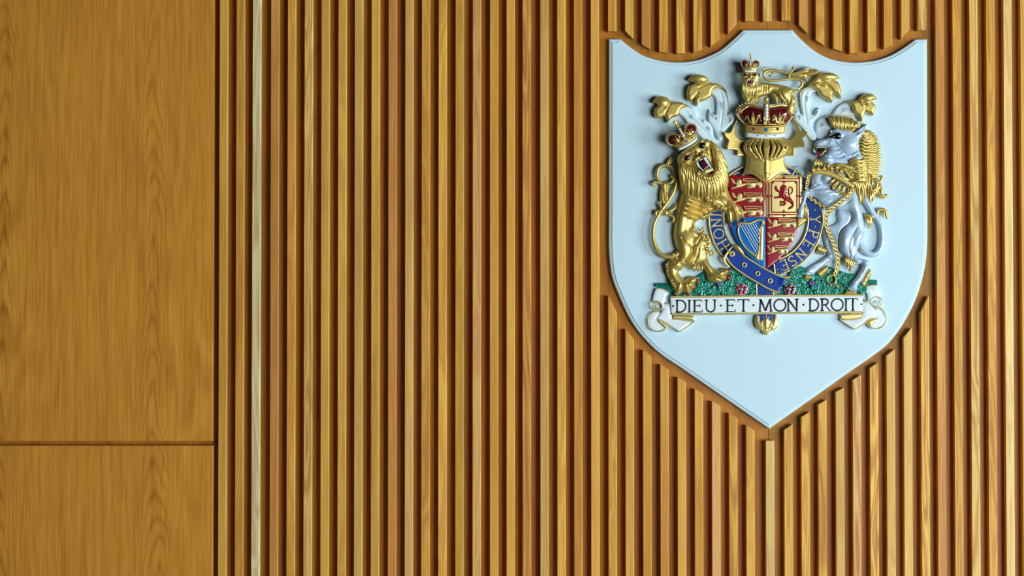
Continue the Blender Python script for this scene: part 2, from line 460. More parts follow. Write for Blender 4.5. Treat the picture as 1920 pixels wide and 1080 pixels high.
ABOVE = [(1140, 58.5, 58.5), (1172, 57.5, 73), (1203.3, 83, 92), (1235.8, 97, 99.5), (1268.3, 100, 100), (1300, 98, 93), (1332.7, 87, 72.5),
         (1365, 63, 45), (1397.5, 40, 40), (1431, 40, 40), (1465.7, 38.6, 38.6), (1498.3, 46.4, 62), (1529.8, 75, 85), (1562.6, 91, 96),
         (1593.2, 100, 100), (1626.8, 98, 95.6), (1657.3, 91, 84.6), (1689.5, 72.6, 55), (1721, 56.7, 56.7)]
AT = ['amber', 'gold', 'orange', 'amber', 'gold', 'amber', 'gold', 'orange', 'gold', 'pale', 'amber', 'orange', 'amber', 'gold', 'amber', 'gold', 'amber', 'gold', 'pale']
for i, ((px, a, b), t) in enumerate(zip(ABOVE, AT)):
    n = i+1
    where = '%s from left above the shield' % ORD[n] if n < 10 else ('the middle one above the shield' if n == 10 else '%s from right above the shield' % ORD[20-n])
    end = 'square' if a == b else ('slanting' if b > a else 'slanting')
    slat(px, (a+b)/2, None, (a, b), t, '%s slat with %s lower end, %s' % (WORD[t], end, where), 'short slats cut off above the shield')
BELOW = [(1140.5, 554, 587), (1172.7, 617, 637), (1205.5, 656, 668), (1238, 683, 693), (1270.3, 707, 716), (1302.5, 729, 739), (1334.8, 752, 761),
         (1367, 774.5, 784.6), (1399, 797, 808), (1435.8, 826, 826), (1470.3, 806, 796), (1502.3, 782, 773), (1533.8, 758.6, 750), (1566.8, 735, 727),
         (1598.5, 713, 703), (1630.8, 690, 680), (1662, 667, 655), (1694, 633.6, 615.6), (1726, 586, 556)]
BT = ['gold', 'gold', 'amber', 'amber', 'gold', 'amber', 'pink', 'gold', 'gold', 'straw', 'gold', 'gold', 'amber', 'pale', 'pink', 'gold', 'pale', 'pale', 'gold']
for i, ((px, a, b), t) in enumerate(zip(BELOW, BT)):
    n = i+1
    where = '%s from left below the shield' % ORD[n] if n < 10 else ("right under the shield's tip" if n == 10 else '%s from right below the shield' % ORD[20-n])
    end = 'square' if a == b else 'slanting'
    slat(px, (a+b)/2, (a, b), None, t, '%s slat with %s top, %s' % (WORD[t], end, where), 'slats cut off below the shield')

# ================================================================ the white shield board
SH = [(1142, 73, 'c'), (1163.5, 73, 'c'), (1175, 83), (1200, 100.5), (1225, 110), (1250, 115), (1270, 116.3), (1292, 115), (1317, 109.5), (1350, 94.5), (1375, 74), (1394, 56, 'c'),
      (1486, 56, 'c'), (1505, 76), (1530, 96.5), (1558, 110), (1588, 115.7), (1611, 116.5), (1641, 113), (1668, 104.5), (1694, 90), (1717, 73.5, 'c'), (1738.5, 73, 'c'),
      (1739, 250), (1739.5, 440), (1735, 500), (1718, 560), (1694, 607), (1667, 643), (1636, 668), (1594, 697), (1540, 735.5, 'c'), (1442.5, 804, 'c'),
      (1329, 725.5, 'c'), (1279, 691), (1246, 669), (1225, 652), (1200, 625), (1181, 597), (1163.5, 560), (1147.5, 517), (1142, 465), (1142, 400), (1142, 250)]
P = smooth_closed([(q[0]*4, q[1]*4, *q[2:]) for q in SH], 6)/4
W = [(wall_pt(x, y, BOARD_Y).x, wall_pt(x, y, BOARD_Y).z) for x, y in P]
board = loft('shield_board', [(W, -0.0004), (W, -0.0205), (offset_poly(W, 0.004), -0.0238), (offset_poly(W, 0.0105), -0.0240), (offset_poly(W, 0.0125), BOARD_Y)], BOARD)
board['label'] = 'white painted heater-shaped shield board with scooped top corners behind the coat of arms'; board['category'] = 'shield'
# ================================================================ the coat of arms
root = bpy.data.objects.new('coat_of_arms', None); COL.objects.link(root)
_o = UPT(945, 1280, 0); root.location = (_o.x, BOARD_Y, _o.z); root['_org'] = [_o.x, BOARD_Y, _o.z]
root['label'] = 'carved and gilded coat of arms with crowned lion and unicorn, mounted on the white shield'
root['category'] = 'coat of arms'
ALLP.append(root)
def Z(pts, h): return [(p[0], p[1], h) for p in pts]

# ---------------- stroke lettering (unit box, y up)
def arc(cx, cy, rx, ry, a0, a1, n=9):
    return [(cx+rx*math.cos(math.radians(a0+(a1-a0)*i/n)), cy+ry*math.sin(math.radians(a0+(a1-a0)*i/n))) for i in range(n+1)]
LET = {
 'D': (0.86, [[(0.14, 0), (0.14, 1)], [(0, 0.0), (0.3, 0.0)], [(0, 1), (0.3, 1)], [(0.14, 1)]+[(0.3, 1)]+arc(0.36, 0.5, 0.46, 0.5, 85, -85, 10)+[(0.14, 0)]]),
 'I': (0.26, [[(0.13, 0), (0.13, 1)], [(0, 0), (0.26, 0)], [(0, 1), (0.26, 1)]]),
 'E': (0.70, [[(0.14, 0), (0.14, 1)], [(0, 0), (0.66, 0.0), (0.70, 0.14)], [(0, 1), (0.62, 1), (0.66, 0.88)], [(0.14, 0.52), (0.5, 0.52)], [(0.5, 0.42), (0.5, 0.62)]]),
 'U': (0.86, [[(0.13, 1), (0.13, 0.35)]+arc(0.43, 0.3, 0.30, 0.30, 180, 360, 10)+[(0.73, 0.35), (0.73, 1)], [(0, 1), (0.26, 1)], [(0.6, 1), (0.86, 1)]]),
 'T': (0.86, [[(0.43, 0), (0.43, 1)], [(0.30, 0), (0.56, 0)], [(0.02, 0.86), (0.0, 1), (0.86, 1), (0.84, 0.86)]]),
 'M': (1.10, [[(0.12, 0), (0.2, 1)], [(0.2, 1), (0.55, 0.05)], [(0.55, 0.05), (0.90, 1)], [(0.90, 1), (0.98, 0)], [(0.0, 0), (0.24, 0)], [(0.86, 0), (1.10, 0)], [(0.08, 1), (0.22, 1)], [(0.88, 1), (1.02, 1)]]),
 'O': (0.98, [arc(0.49, 0.5, 0.46, 0.5, 90, 450, 18)]),
 'N': (0.90, [[(0.13, 0), (0.13, 1)], [(0.13, 1), (0.77, 0)], [(0.77, 0), (0.77, 1)], [(0, 0), (0.26, 0)], [(0.0, 1), (0.15, 1)], [(0.64, 1), (0.90, 1)]]),
 'R': (0.84, [[(0.14, 0), (0.14, 1)], [(0, 0), (0.28, 0)], [(0, 1), (0.3, 1)]+arc(0.36, 0.75, 0.26, 0.25, 85, -90, 8)+[(0.14, 0.5)], [(0.38, 0.5), (0.74, 0.0), (0.86, 0)]]),
 'H': (0.90, [[(0.13, 0), (0.13, 1)], [(0.77, 0), (0.77, 1)], [(0.13, 0.5), (0.77, 0.5)], [(0, 0), (0.26, 0)], [(0, 1), (0.26, 1)], [(0.64, 0), (0.9, 0)], [(0.64, 1), (0.9, 1)]]),
 'Y': (0.84, [[(0.42, 0), (0.42, 0.45)], [(0.42, 0.45), (0.08, 1)], [(0.42, 0.45), (0.76, 1)], [(0.28, 0), (0.56, 0)], [(0, 1), (0.18, 1)], [(0.66, 1), (0.84, 1)]]),
 'P': (0.72, [[(0.14, 0), (0.14, 1)], [(0, 0), (0.28, 0)], [(0, 1), (0.3, 1)]+arc(0.38, 0.74, 0.28, 0.26, 85, -90, 8)+[(0.14, 0.48)]]),
 'S': (0.66, [[(0.60, 0.84), (0.56, 0.93), (0.34, 1.0), (0.12, 0.92), (0.06, 0.75), (0.16, 0.58), (0.46, 0.45), (0.60, 0.28), (0.54, 0.08), (0.32, 0.0), (0.10, 0.06), (0.04, 0.18)]]),
 'Q': (0.98, [arc(0.49, 0.5, 0.46, 0.5, 90, 450, 18), [(0.5, 0.25), (0.95, -0.15)]]),
}
def letter(mb, ch, pos, up, right, size, wd, h, sq=0.5, mat=0, xs=1.0):
    """pos = lower-left corner in relief space; up/right unit vectors"""
    W_, st = LET[ch]
    for i, s_ in enumerate(st):
        pts = [(pos[0]+right[0]*x*size*xs+up[0]*y*size, pos[1]+right[1]*x*size*xs+up[1]*y*size, h) for x, y in s_]
        # verticals heavier than hairlines and serifs
        if len(s_) == 2:
            vert = abs(s_[0][1]-s_[1][1]) > 0.4
            mb.tube(pts, wd if vert else wd*0.62, sq, 6, 1, mat)
        else: 
            curvy = len(s_) > 6
            mb.tube(pts, wd*0.9 if curvy else wd*0.62, sq, 6, 2 if curvy else 1, mat)
    return W_*size*xs

# ---------------- mantling plumes (behind everything)
mb = MB(25)
P1W = [(285, 485), (300, 455), (345, 432), (385, 440), (425, 478), (440, 520), (480, 535), (520, 560), (548, 610), (555, 665), (600, 700), (590, 720), (540, 720), (480, 700), (430, 640), (400, 590), (350, 560), (330, 530)]
P2W = [(535, 335), (560, 300), (600, 300), (645, 330), (664, 390), (664, 440), (655, 500), (690, 475, 'c'), (716, 495), (700, 560), (672, 590), (640, 625), (620, 690), (590, 705), (565, 640), (540, 590), (512, 545), (510, 500), (520, 460, 'c'), (562, 500), (572, 440), (565, 380)]
P3W = [(1205, 340), (1240, 302), (1290, 296), (1330, 325), (1290, 340), (1268, 400), (1275, 480), (1300, 500), (1318, 465), (1345, 447, 'c'), (1352, 480), (1330, 530), (1290, 570), (1310, 620), (1325, 670), (1300, 720), (1280, 690), (1250, 650), (1215, 600), (1180, 560), (1158, 530), (1160, 490), (1180, 462, 'c'), (1215, 500), (1205, 440), (1198, 390)]
P4W = [(1440, 500), (1480, 440), (1530, 410), (1572, 405), (1600, 440), (1612, 500), (1580, 560), (1500, 570), (1440, 560)]
P5W = [(1322, 660), (1316, 600), (1330, 545), (1365, 520), (1408, 504, 'c'), (1424, 540), (1450, 590), (1445, 650), (1410, 690), (1350, 700)]
plumes = []
def plume(white, gold, marks, crease, label, hb=14, gh=24, edge=None, gbase=52):
    a = MB(30); a.relief(white, hb+8, 14, 20, 5, strokes=[(c, 5, -5) for c in crease])
    p = a.build('mantling_plume', [PLUME], root, label=label)
    for k in range(0, len(marks), 5):
        m = MB(hb+28)
        for mk in marks[k:k+5]: m.tube(mk, [0.5, 1.35, 0.5], 0.6, 5, 3)
        m.build('painted_quill_mark', [INK], p)
    if gold:
        g = MB(60)
        g.relief(gold[0], gbase, gh, 24, 4, strokes=gold[1], bumps=gold[2] if len(gold) > 2 else (), down=8)
        if edge: g.tube([(x, y, hb+26) for x, y in edge], [1, 4, 4, 3, 1], 0.8)
        g.build('gilded_curled_tip', [GOLD], p)
    return p
def arrow(x, y, L, an, h=42):
    a = math.radians(an); d = (math.cos(a), math.sin(a)); out = [[(x-d[0]*L, y-d[1]*L, h), (x, y, h), (x+d[0]*L*0.2, y+d[1]*L*0.2, h)]]
    for k in (0.15, 0.5):
        for s_ in (-1, 1):
            b = a+math.pi+s_*0.6; px, py = x-d[0]*L*k, y-d[1]*L*k
            out.append([(px, py, h), (px+math.cos(b)*L*0.45, py+math.sin(b)*L*0.45, h), (px+math.cos(b)*L*0.6, py+math.sin(b)*L*0.6, h)])
    return out
G1 = [(92, 410, 'c'), (118, 372), (158, 360), (205, 372), (236, 402), (300, 404), (345, 425), (378, 440), (330, 446), (300, 472), (282, 508), (240, 525), (206, 560, 'c'), (188, 515), (150, 526), (118, 522), (106, 492), (112, 455), (134, 430), (118, 412)]
G2 = [(357, 240, 'c'), (395, 203), (445, 198), (500, 215), (528, 258), (585, 268), (625, 290), (655, 330), (620, 298), (575, 298), (545, 322), (530, 365), (480, 395), (446, 402), (432, 436, 'c'), (412, 400), (417, 370), (388, 400, 'c'), (358, 388), (352, 330), (366, 285), (408, 262), (385, 254)]
G3 = [(1240, 300, 'c'), (1290, 250), (1335, 200), (1385, 184), (1440, 185), (1480, 205), (1503, 222, 'c'), (1466, 240), (1492, 260), (1508, 310), (1510, 378, 'c'), (1480, 350), (1448, 340), (1452, 380), (1440, 410, 'c'), (1400, 385), (1352, 358), (1330, 322), (1290, 298)]
G4 = [(1545, 405, 'c'), (1600, 398), (1640, 388), (1660, 360), (1700, 341), (1745, 345), (1782, 382, 'c'), (1750, 390), (1742, 400), (1768, 440), (1760, 480), (1750, 508, 'c'), (1715, 490), (1690, 488), (1665, 552, 'c'), (1640, 515), (1600, 480), (1590, 440), (1565, 415)]
plume(P1W, (G1, [([(236, 402), (214, 440), (200, 462)], 7, -9), ([(225, 402), (205, 440), (188, 460)], 6, 7), ([(188, 515), (190, 490), (205, 470)], 6, -9)], [(170, 410, 50, 40, 0, 12)]),
      arrow(392, 535, 34, 60)+arrow(522, 618, 34, 50)+arrow(478, 560, 24, 70), [[(330, 470), (420, 560), (540, 680)]],
      'leftmost white plume with gilded curled tip', edge=[(283, 508), (300, 470), (335, 443), (372, 440), (400, 455)])
plume(P2W, (G2, [([(528, 258), (485, 275), (440, 300)], 7, -11), ([(520, 248), (470, 265), (430, 285)], 7, 8), ([(417, 372), (425, 350), (440, 335)], 6, -12), ([(388, 262), (410, 262)], 4, -8)], [(450, 230, 70, 40, 0, 14)]),
      arrow(618, 455, 55, 85)+arrow(548, 520, 40, 80)+arrow(672, 560, 44, 110)+arrow(574, 540, 20, 80), [[(600, 320), (622, 420), (600, 620)]],
      'white plume with gilded tip beside the crest lion, left', edge=[(530, 365), (545, 325), (575, 300), (612, 298), (645, 330), (664, 390), (666, 440)])
plume(P3W, (G3, [([(1466, 240), (1440, 242), (1425, 235)], 4, -9), ([(1448, 340), (1430, 300), (1380, 262), (1340, 258)], 7, -11), ([(1300, 290), (1345, 272), (1400, 290)], 10, 10)], [(1400, 215, 70, 35, 0, 12)]),
      arrow(1255, 400, 40, 95)+arrow(1198, 535, 32, 80)+arrow(1322, 500, 30, 100), [[(1250, 320), (1232, 420), (1255, 580)]],
      'white plume with gilded tip beside the crest lion, right', edge=[(1205, 380), (1205, 335), (1240, 302), (1290, 296), (1330, 322)])
plume(P4W, (G4, [([(1660, 360), (1670, 400), (1700, 430)], 7, -9), ([(1650, 372), (1655, 410), (1680, 440)], 7, 8), ([(1690, 488), (1690, 465)], 5, -8)], [(1710, 375, 60, 35, 0, 12)]),
      arrow(1512, 488, 48, 125), [], 'rightmost plume with gilded curled tip above the unicorn', edge=[(1545, 405), (1580, 415), (1600, 480)], hb=6)
plume(P5W, None, arrow(1357, 592, 34, 125)+arrow(1300, 712, 20, 90)+arrow(1288, 712, 20, 90), [], 'plain white plume behind the muzzle of the unicorn', hb=6)
# small drop below the left plumes
g = MB(20); g.relief([(562, 660, 'c'), (590, 665), (604, 695), (590, 717), (572, 712), (580, 690)], 8, 10, 12, 4); g.build('mantling_curl', [PLUME], root)

# ---------------- garter ring with its lettering
CX, CY = 945, 1283
def ring(r0, r1, a0, a1, n=44):
    A_ = [math.radians(a0+(a1-a0)*i/n) for i in range(n+1)]
    return [(CX+r1*math.cos(a), CY+r1*math.sin(a)*1.0, 'c') for a in A_] + [(CX+r0*math.cos(a), CY+r0*math.sin(a), 'c') for a in A_[::-1]]
mb = MB(26); mb.relief(ring(318, 428, 128, 441), 20, 6, 10, 12)
gart = mb.build('garter_ring', [BLUE], root, label='blue garter ring with gold lettering')
for r_ in (318, 426):
    mb = MB(34); mb.tube([(CX+r_*math.cos(math.radians(a)), CY+r_*math.sin(math.radians(a)), 27) for a in range(128, 436, 4)], 7.5, 0.9, 8, 2)
    mb.build('gold_edging', [GOLDL], gart)
def rlet(ch, a, size=74, wd=6.2):
    """letter on the ring centred at screen angle a (deg, v down), tops outwards, reading clockwise"""
    t = math.radians(a); o = (math.cos(t), math.sin(t)); r = (-math.sin(t), math.cos(t))
    W_ = LET[ch][0]*size; rad = 372-size/2
    pos = (CX+o[0]*rad-r[0]*W_/2, CY+o[1]*rad-r[1]*W_/2)
    mb = MB(34); letter(mb, ch, pos, o, r, size, wd, 28, 0.8, 0); mb.build('gold_letter', [GOLDL], gart)
for ch, a in (('H', 149), ('O', 162.5), ('N', 175.5), ('I', 184.5), ('S', 227), ('O', 236), ('Y', 0.5), ('P', 17.5), ('E', 31), ('N', 45.5), ('S', 58), ('E', 68)): rlet(ch, a)
for a in (-10.5, 9.0, 302): mb = MB(34); mb.ball(CX+372*math.cos(math.radians(a)), CY+372*math.sin(math.radians(a)), 28, 8); mb.build('gold_dot', [GOLDL], gart)
for q in ((1032, 1662), (1060, 1662), (1035, 1686), (1062, 1688)): mb = MB(34); mb.ball(*q, 28, 6); mb.build('gold_dot', [GOLDL], gart)
mb = MB(34); mb.tube([(1140, 960, 28), (1165, 915, 28), (1180, 960, 28)], 7, 0.8, 8, 1)
mb.build('gold_letter', [GOLDL], gart)

# ---------------- belt strap, buckle, tail
mb = MB(36)
mb.relief([(872, 1770, 'c'), (998, 1790, 'c'), (1002, 2075, 'c'), (945, 2105), (885, 2075, 'c')], 30, 5, 10, 9)
mb.relief([(958, 1660, 'c'), (1015, 1620, 'c'), (1010, 1720, 'c'), (950, 1690, 'c')], 22, 5, 10, 8)
strap_back = mb.build('hanging_strap', [BLUE], root)
for q_, r_ in (([(872, 1760, 36), (874, 1860, 36)], 7), ([(998, 1800, 36), (1001, 1860, 36)], 7), ([(1003, 1622, 34), (1013, 1705, 34)], 8), ([(1012, 1712, 34), (1070, 1722, 34), (1135, 1716, 32)], 7)):
    mb = MB(30); mb.tube(q_, r_); mb.build('gold_edging', [GOLDL], strap_back)
TOP = [(700, 1490), (765, 1548), (860, 1612), (955, 1668), (1050, 1712), (1110, 1730)]
BOT = [(1042, 1835), (960, 1805), (890, 1765), (800, 1712), (700, 1640), (645, 1570)]
mb = MB(46); mb.relief([(*TOP[0], 'c')]+TOP[1:-1]+[(1110, 1732, 'c'), (1075, 1775), (1042, 1838, 'c')]+BOT[1:-1]+[(645, 1570, 'c')], 40, 8, 14, 7, bumps=[(1080, 1745, 40, 60, 20, 6)], down=0)
strap = mb.build('belt_strap', [BLUE], root, label='blue belt strap with gold edges, crossing below the small shield')
for q_ in (TOP, BOT):
    mb = MB(50); mb.tube(Z(q_, 47), 8, 0.9); mb.build('gold_edging', [GOLDL], strap)
for x, y in ((782, 1628), (882, 1693), (975, 1747)):
    mb = MB(52); mb.tube([(x+15*math.cos(a), y+15*math.sin(a), 52) for a in np.linspace(0, 2*math.pi, 15)], 5.5, 0.9, 8, 2, cap=False)
    mb.build('eyelet', [GOLDL], strap)
mb = MB(58)
mb.tube([(690, 1490, 50), (708, 1486, 62), (735, 1500, 66), (765, 1535, 60), (780, 1556, 48)], [8, 11, 15, 12, 5], 1.0)
mb.tube([(672, 1512, 50), (640, 1560, 58), (628, 1585, 60), (640, 1612, 56), (672, 1645, 46)], [9, 11, 13, 10, 5], 1.0)
mb.tube([(690, 1492, 52), (655, 1540, 56)], 6); mb.tube([(632, 1492, 44), (655, 1515, 58), (690, 1545, 60)], [3, 6, 7], 1.0)
mb.tube([(690+16*math.cos(a), 1545+16*math.sin(a), 54) for a in np.linspace(0, 2*math.pi, 15)], 7, 0.9, 8, 2, cap=False)
mb.build('buckle', [GOLDL], strap)
mb = MB(24)
mb.relief([(870, 2000, 'c'), (895, 2010), (900, 2050), (925, 2030), (945, 2018), (965, 2030), (990, 2050), (1000, 2010), (1022, 2000, 'c'), (1038, 2050), (1036, 2085), (1010, 2112), (975, 2125), (965, 2148), (942, 2152), (922, 2140), (912, 2120), (880, 2105), (862, 2075), (860, 2040)], 30, 16, 18, 3.5,
          strokes=[([(945, 2020), (945, 2070), (945, 2110)], 7, 8), ([(915, 2050), (925, 2080), (940, 2110)], 5, -7), ([(978, 2050), (968, 2080), (955, 2110)], 5, -7), ([(880, 2020), (885, 2060), (915, 2105)], 6, 6), ([(1015, 2020), (1008, 2060), (980, 2105)], 6, 6), ([(895, 2040), (905, 2080), (925, 2112)], 4, -7), ([(998, 2040), (992, 2080), (970, 2112)], 4, -7), ([(915, 2124), (945, 2130), (975, 2124)], 4, -8), ([(925, 2138), (945, 2142), (965, 2138)], 3, -6)])
mb.tube([(945, 1992, 34), (945, 2030, 36), (945, 2070, 38)], [2, 9, 6], 0.8)
mb.tube([(920, 2010, 34), (935, 2040, 36), (945, 2075, 36)], [1, 5, 4], 0.8); mb.tube([(970, 2010, 34), (955, 2040, 36), (945, 2075, 36)], [1, 5, 4], 0.8)
mb.build('acanthus_strap_end', [GOLDL], strap_back)
# ---------------- quartered shield
mb = MB(42)
def shield_part(pts, mat):
    # one slightly domed surface for all quarters
    return pts
DOME = lambda X, Y, d: 14*np.clip(1-((X-943)/330)**2, 0, 1)
Q1 = [(668, 958, 'c'), (941, 958, 'c'), (941, 1270, 'c'), (672, 1270, 'c')]
Q2 = [(945, 958, 'c'), (1216, 955, 'c'), (1218, 1150), (1208, 1270, 'c'), (945, 1270, 'c')]
Q3 = [(672, 1273, 'c'), (941, 1273, 'c'), (941, 1660, 'c'), (850, 1598), (745, 1480), (690, 1370)]
Q4 = [(945, 1273, 'c'), (1208, 1273, 'c'), (1192, 1345), (1130, 1485), (1040, 1590), (945, 1662, 'c')]
qs = []
for q, mt, nm, lb in ((Q1, RED, 'shield_quarter', 'red quarter with three gold lions, upper left'), (Q2, GOLDL, 'shield_quarter', 'gold quarter with red double border and red lion'),
                  (Q3, SKY, 'shield_quarter', 'bright blue quarter with gold harp'), (Q4, RED, 'shield_quarter', 'red quarter with three gold lions, lower right')):
    m = MB(46); m.relief(q, 36, 4, 6, 12, fn=DOME, n=6); qs.append(m.build(nm, [mt], root, label=lb))
def dm(x): return 40+14*max(0, 1-((x-943)/330)**2)
mb = MB(50)
mb.tube([(943, 958, dm(943)), (943, 1270, dm(943))], 3, 0.6, 6, 1)
# passant lion, drawn in a box 255 wide x 82 high (walking left, face turned out)
def passant(mb, x, y, s=1.0, w=1.0):
    f = lambda px, py, k=0: (x+px*s*w, y+py*s, dm(x+px*s*w)+2+k)
    mb.relief([f(*q)[:2]+((q[2],) if len(q) > 2 else ()) for q in [(50, 22), (72, 10), (88, 24), (90, 44), (130, 34), (180, 36), (215, 30), (240, 34), (246, 60), (236, 76), (222, 80), (214, 66), (196, 56), (188, 74), (162, 80), (132, 76), (128, 66), (150, 60), (120, 58), (88, 70), (50, 78), (16, 86), (10, 74), (40, 66), (44, 50), (24, 44), (8, 20), (14, 8), (26, 12), (34, 30), (46, 38)]],
              dm(x+120*s*w)+1, 7, 9, 4, down=30, strokes=[([f(120, 50)[:2], f(180, 46)[:2]], 5, 3)])
    mb.tube([f(225, 34, 2), f(236, 14, 3), f(200, 10, 3), f(110, 8, 3), f(102, 15, 3), f(112, 24, 3), f(200, 24, 3), f(212, 20, 3)], [3, 3.5, 3.5, 3.5, 3.5, 3.5, 3.5, 3], 0.9, 6, 4)
    for a in ((12, 6), (6, 12), (18, 84), (8, 78), (134, 80), (150, 84), (226, 84), (240, 78)): mb.ball(*f(*a, 2), 4, 3, seg=6)
for (x, y, s, w) in ((676, 975, 0.98, 1.0), (680, 1080, 0.98, 1.0), (684, 1182, 0.98, 0.98)): mb = MB(50); passant(mb, x, y, s, w); mb.build('gold_lion', [GOLDL], qs[0])
for (x, y, s, w) in ((950, 1276, 0.92, 0.98), (950, 1382, 0.90, 0.92), (950, 1478, 0.82, 0.80)): mb = MB(50); passant(mb, x, y, s, w); mb.build('gold_lion', [GOLDL], qs[3])
SLATE = plain('slate_blue_enamel', (0.12, 0.22, 0.36), 0.3)
for x, y in ((702+50, 995), (706+50, 1100), (1012, 1300), (1012, 1400), (1005, 1492)):
    mb = MB(52); mb.ball(x-16, y+4, dm(x)+9, 5, 3, seg=6); mb.ball(x-8, y+12, dm(x)+9, 4, 3, seg=6)
    mb.build('enamel_face', [SLATE], qs[3] if x > 900 else qs[0])
# red frame (tressure) with buds and the red rampant lion
mb = MB(52)
def box(x0, y0, x1, y1): return [(x0, y0), (x1, y0), (x1, y1), (x0, y1), (x0, y0)]
for (x0, y0, x1, y1, r_) in ((968, 982, 1196, 1252, 4.5), (987, 1001, 1178, 1234, 4.5)):
    c = box(x0, y0, x1, y1)
    for i in range(4): mb.tube([(*c[i], dm(c[i][0])+2), (*c[i+1], dm(c[i+1][0])+2)], r_, 0.8, 6, 4)
for x, y in ((1080, 975), (1196, 975), (960, 1115), (1080, 1258), (968, 1258), (1196, 1258), (1200, 1115), (1080, 1008), (1180, 1112), (985, 1112), (1080, 1228), (995, 1010), (1172, 1010)):
    for k in range(4): mb.ball(x+6*math.cos(k*1.57), y+6*math.sin(k*1.57), dm(x)+3, 5.5, 3.5, seg=6)
R = K(1360, 320, 10.8, [(1110, 345), (1160, 300), (1220, 310), (1240, 380), (1225, 450), (1240, 510), (1300, 560), (1350, 590), (1390, 660), (1385, 740), (1340, 775), (1295, 770), (1300, 740), (1350, 715), (1340, 660), (1280, 640), (1240, 630), (1235, 690), (1180, 715), (1130, 700), (1105, 650), (1110, 610), (1140, 630), (1150, 670), (1195, 660), (1190, 600), (1130, 560), (1060, 555), (1005, 570), (1000, 535), (1060, 525), (1090, 500), (1080, 450), (1030, 425), (1000, 380), (1005, 340), (1035, 345), (1050, 390), (1090, 410), (1110, 400)])
mb.build('red_double_border', [RED], qs[1]); mb = MB(52)
mb.relief(R, dm(1080)+1, 9, 11, 4, down=30)
KK = lambda *p: [(*q, dm(q[0])+4) for q in K(1360, 320, 10.8, p)]
mb.tube(KK((1175, 330), (1180, 420), (1165, 500), (1200, 560), (1290, 600), (1340, 650)), [9, 13, 15, 13, 13, 8], 0.7)
mb.tube(KK((1150, 440), (1070, 420), (1030, 350)), [9, 7, 5], 0.8); mb.tube(KK((1150, 530), (1070, 545), (1010, 555)), [9, 7, 6], 0.8)
mb.tube(KK((1230, 590), (1190, 640), (1130, 640), (1120, 700)), [9, 8, 6, 5], 0.8); mb.tube(KK((1330, 640), (1370, 700), (1330, 760), (1290, 775)), [9, 8, 6, 6], 0.8)
for q in KK((1000, 340), (1020, 325), (1045, 335), (1000, 560), (1000, 535), (1110, 705), (1130, 715), (1285, 780), (1300, 760), (1175, 290), (1205, 300), (1150, 310), (1235, 330), (1245, 390), (1245, 450)): mb.ball(*q, 4.5, 4, seg=6)
mb.tube(Z(K(1360, 320, 10.8, [(1330, 590), (1290, 500), (1285, 440), (1290, 370), (1320, 335), (1355, 360), (1360, 430), (1335, 470), (1310, 480)]), dm(1120)+5), [4, 4, 4.5, 4, 4, 4, 4, 3], 0.9)
mb.build('red_lion', [RED], qs[1], label='red rampant lion')
# harp
mb = MB(52); U2 = lambda pts: K(1340, 400, 9.818, pts)
hp = 58
mb.relief(U2([(815, 230, 'c'), (900, 230, 'c'), (885, 875, 'c'), (790, 870, 'c'), (735, 830, 'c'), (745, 770), (790, 740, 'c'), (812, 600)]), 57, 8, 10, 5, down=30, strokes=[(U2([(840, 240), (815, 860)]), 3, -5)])
mb.tube(Z(U2([(780, 800), (700, 755), (600, 670), (510, 560), (455, 440), (430, 340), (440, 260), (445, 225)]), hp), [14, 10, 8, 8, 8, 8, 7, 4], 0.9)
mb.tube(Z(U2([(440, 190), (520, 185), (600, 195), (680, 180), (750, 145), (820, 128), (875, 145), (890, 190), (850, 215)]), hp+2), [5, 8, 9, 9, 8, 9, 12, 12, 8], 0.9)
harp = mb.build('harp', [GOLDL], qs[2], label='gold harp with white strings')
mb = MB(52)
for (a, b) in (((460, 205), (770, 745)), ((510, 210), (790, 690)), ((560, 212), (800, 630)), ((610, 212), (805, 545)), ((655, 212), (810, 470)), ((700, 205), (815, 400)), ((740, 195), (820, 330))):
    mb = MB(52); mb.tube(Z(U2([a, b]), 57), 2.8, 0.8, 6, 1); mb.build('harp_string', [STONE], harp)

# ---------------- green mound with leaves, roses and thistles
mb = MB(20)
GR = [(115, 1772, 'c'), (212, 1778, 'c'), (240, 1760), (300, 1760), (380, 1740), (440, 1700), (480, 1680), (520, 1700), (600, 1690), (690, 1648), (760, 1690), (850, 1740), (960, 1800), (1060, 1780), (1110, 1718), (1160, 1650), (1195, 1634), (1240, 1650), (1300, 1690), (1370, 1668), (1420, 1640), (1500, 1668), (1560, 1690), (1650, 1700), (1700, 1745), (1775, 1745, 'c'), (1772, 1785, 'c'), (1700, 1800), (1690, 1900, 'c'), (1600, 1870, 'c'), (250, 1870, 'c'), (215, 1900, 'c'), (225, 1830), (150, 1800), (118, 1792, 'c')]
rb = random.Random(3)
bm_ = [(rb.uniform(230, 1700), rb.uniform(1660, 1850), rb.uniform(14, 26), rb.uniform(10, 18), rb.uniform(0, 180), rb.uniform(5, 11)) for _ in range(60)]
st_ = []
for _ in range(25):
    x, y = rb.uniform(240, 1690), rb.uniform(1680, 1850); a = rb.uniform(-0.6, 0.6)
    st_.append(([(x, y), (x+26*math.sin(a), y-26*math.cos(a))], 4, -7))
mb.relief(GR, 8, 12, 14, 4.5, bumps=bm_, strokes=st_)
for x0, x1, y0, y1 in ((118, 212, 1765, 1792), (1722, 1774, 1742, 1782)):
    for i in range(12):
        x = x0+(x1-x0)*i/11; mb.tube([(x, y1, 22), (x, y0, 24)], [5, 3], 1, 5, 2)
mound = mb.build('grassy_mound', [GREEN], root, label='green enamelled mound of leaves under the supporters')
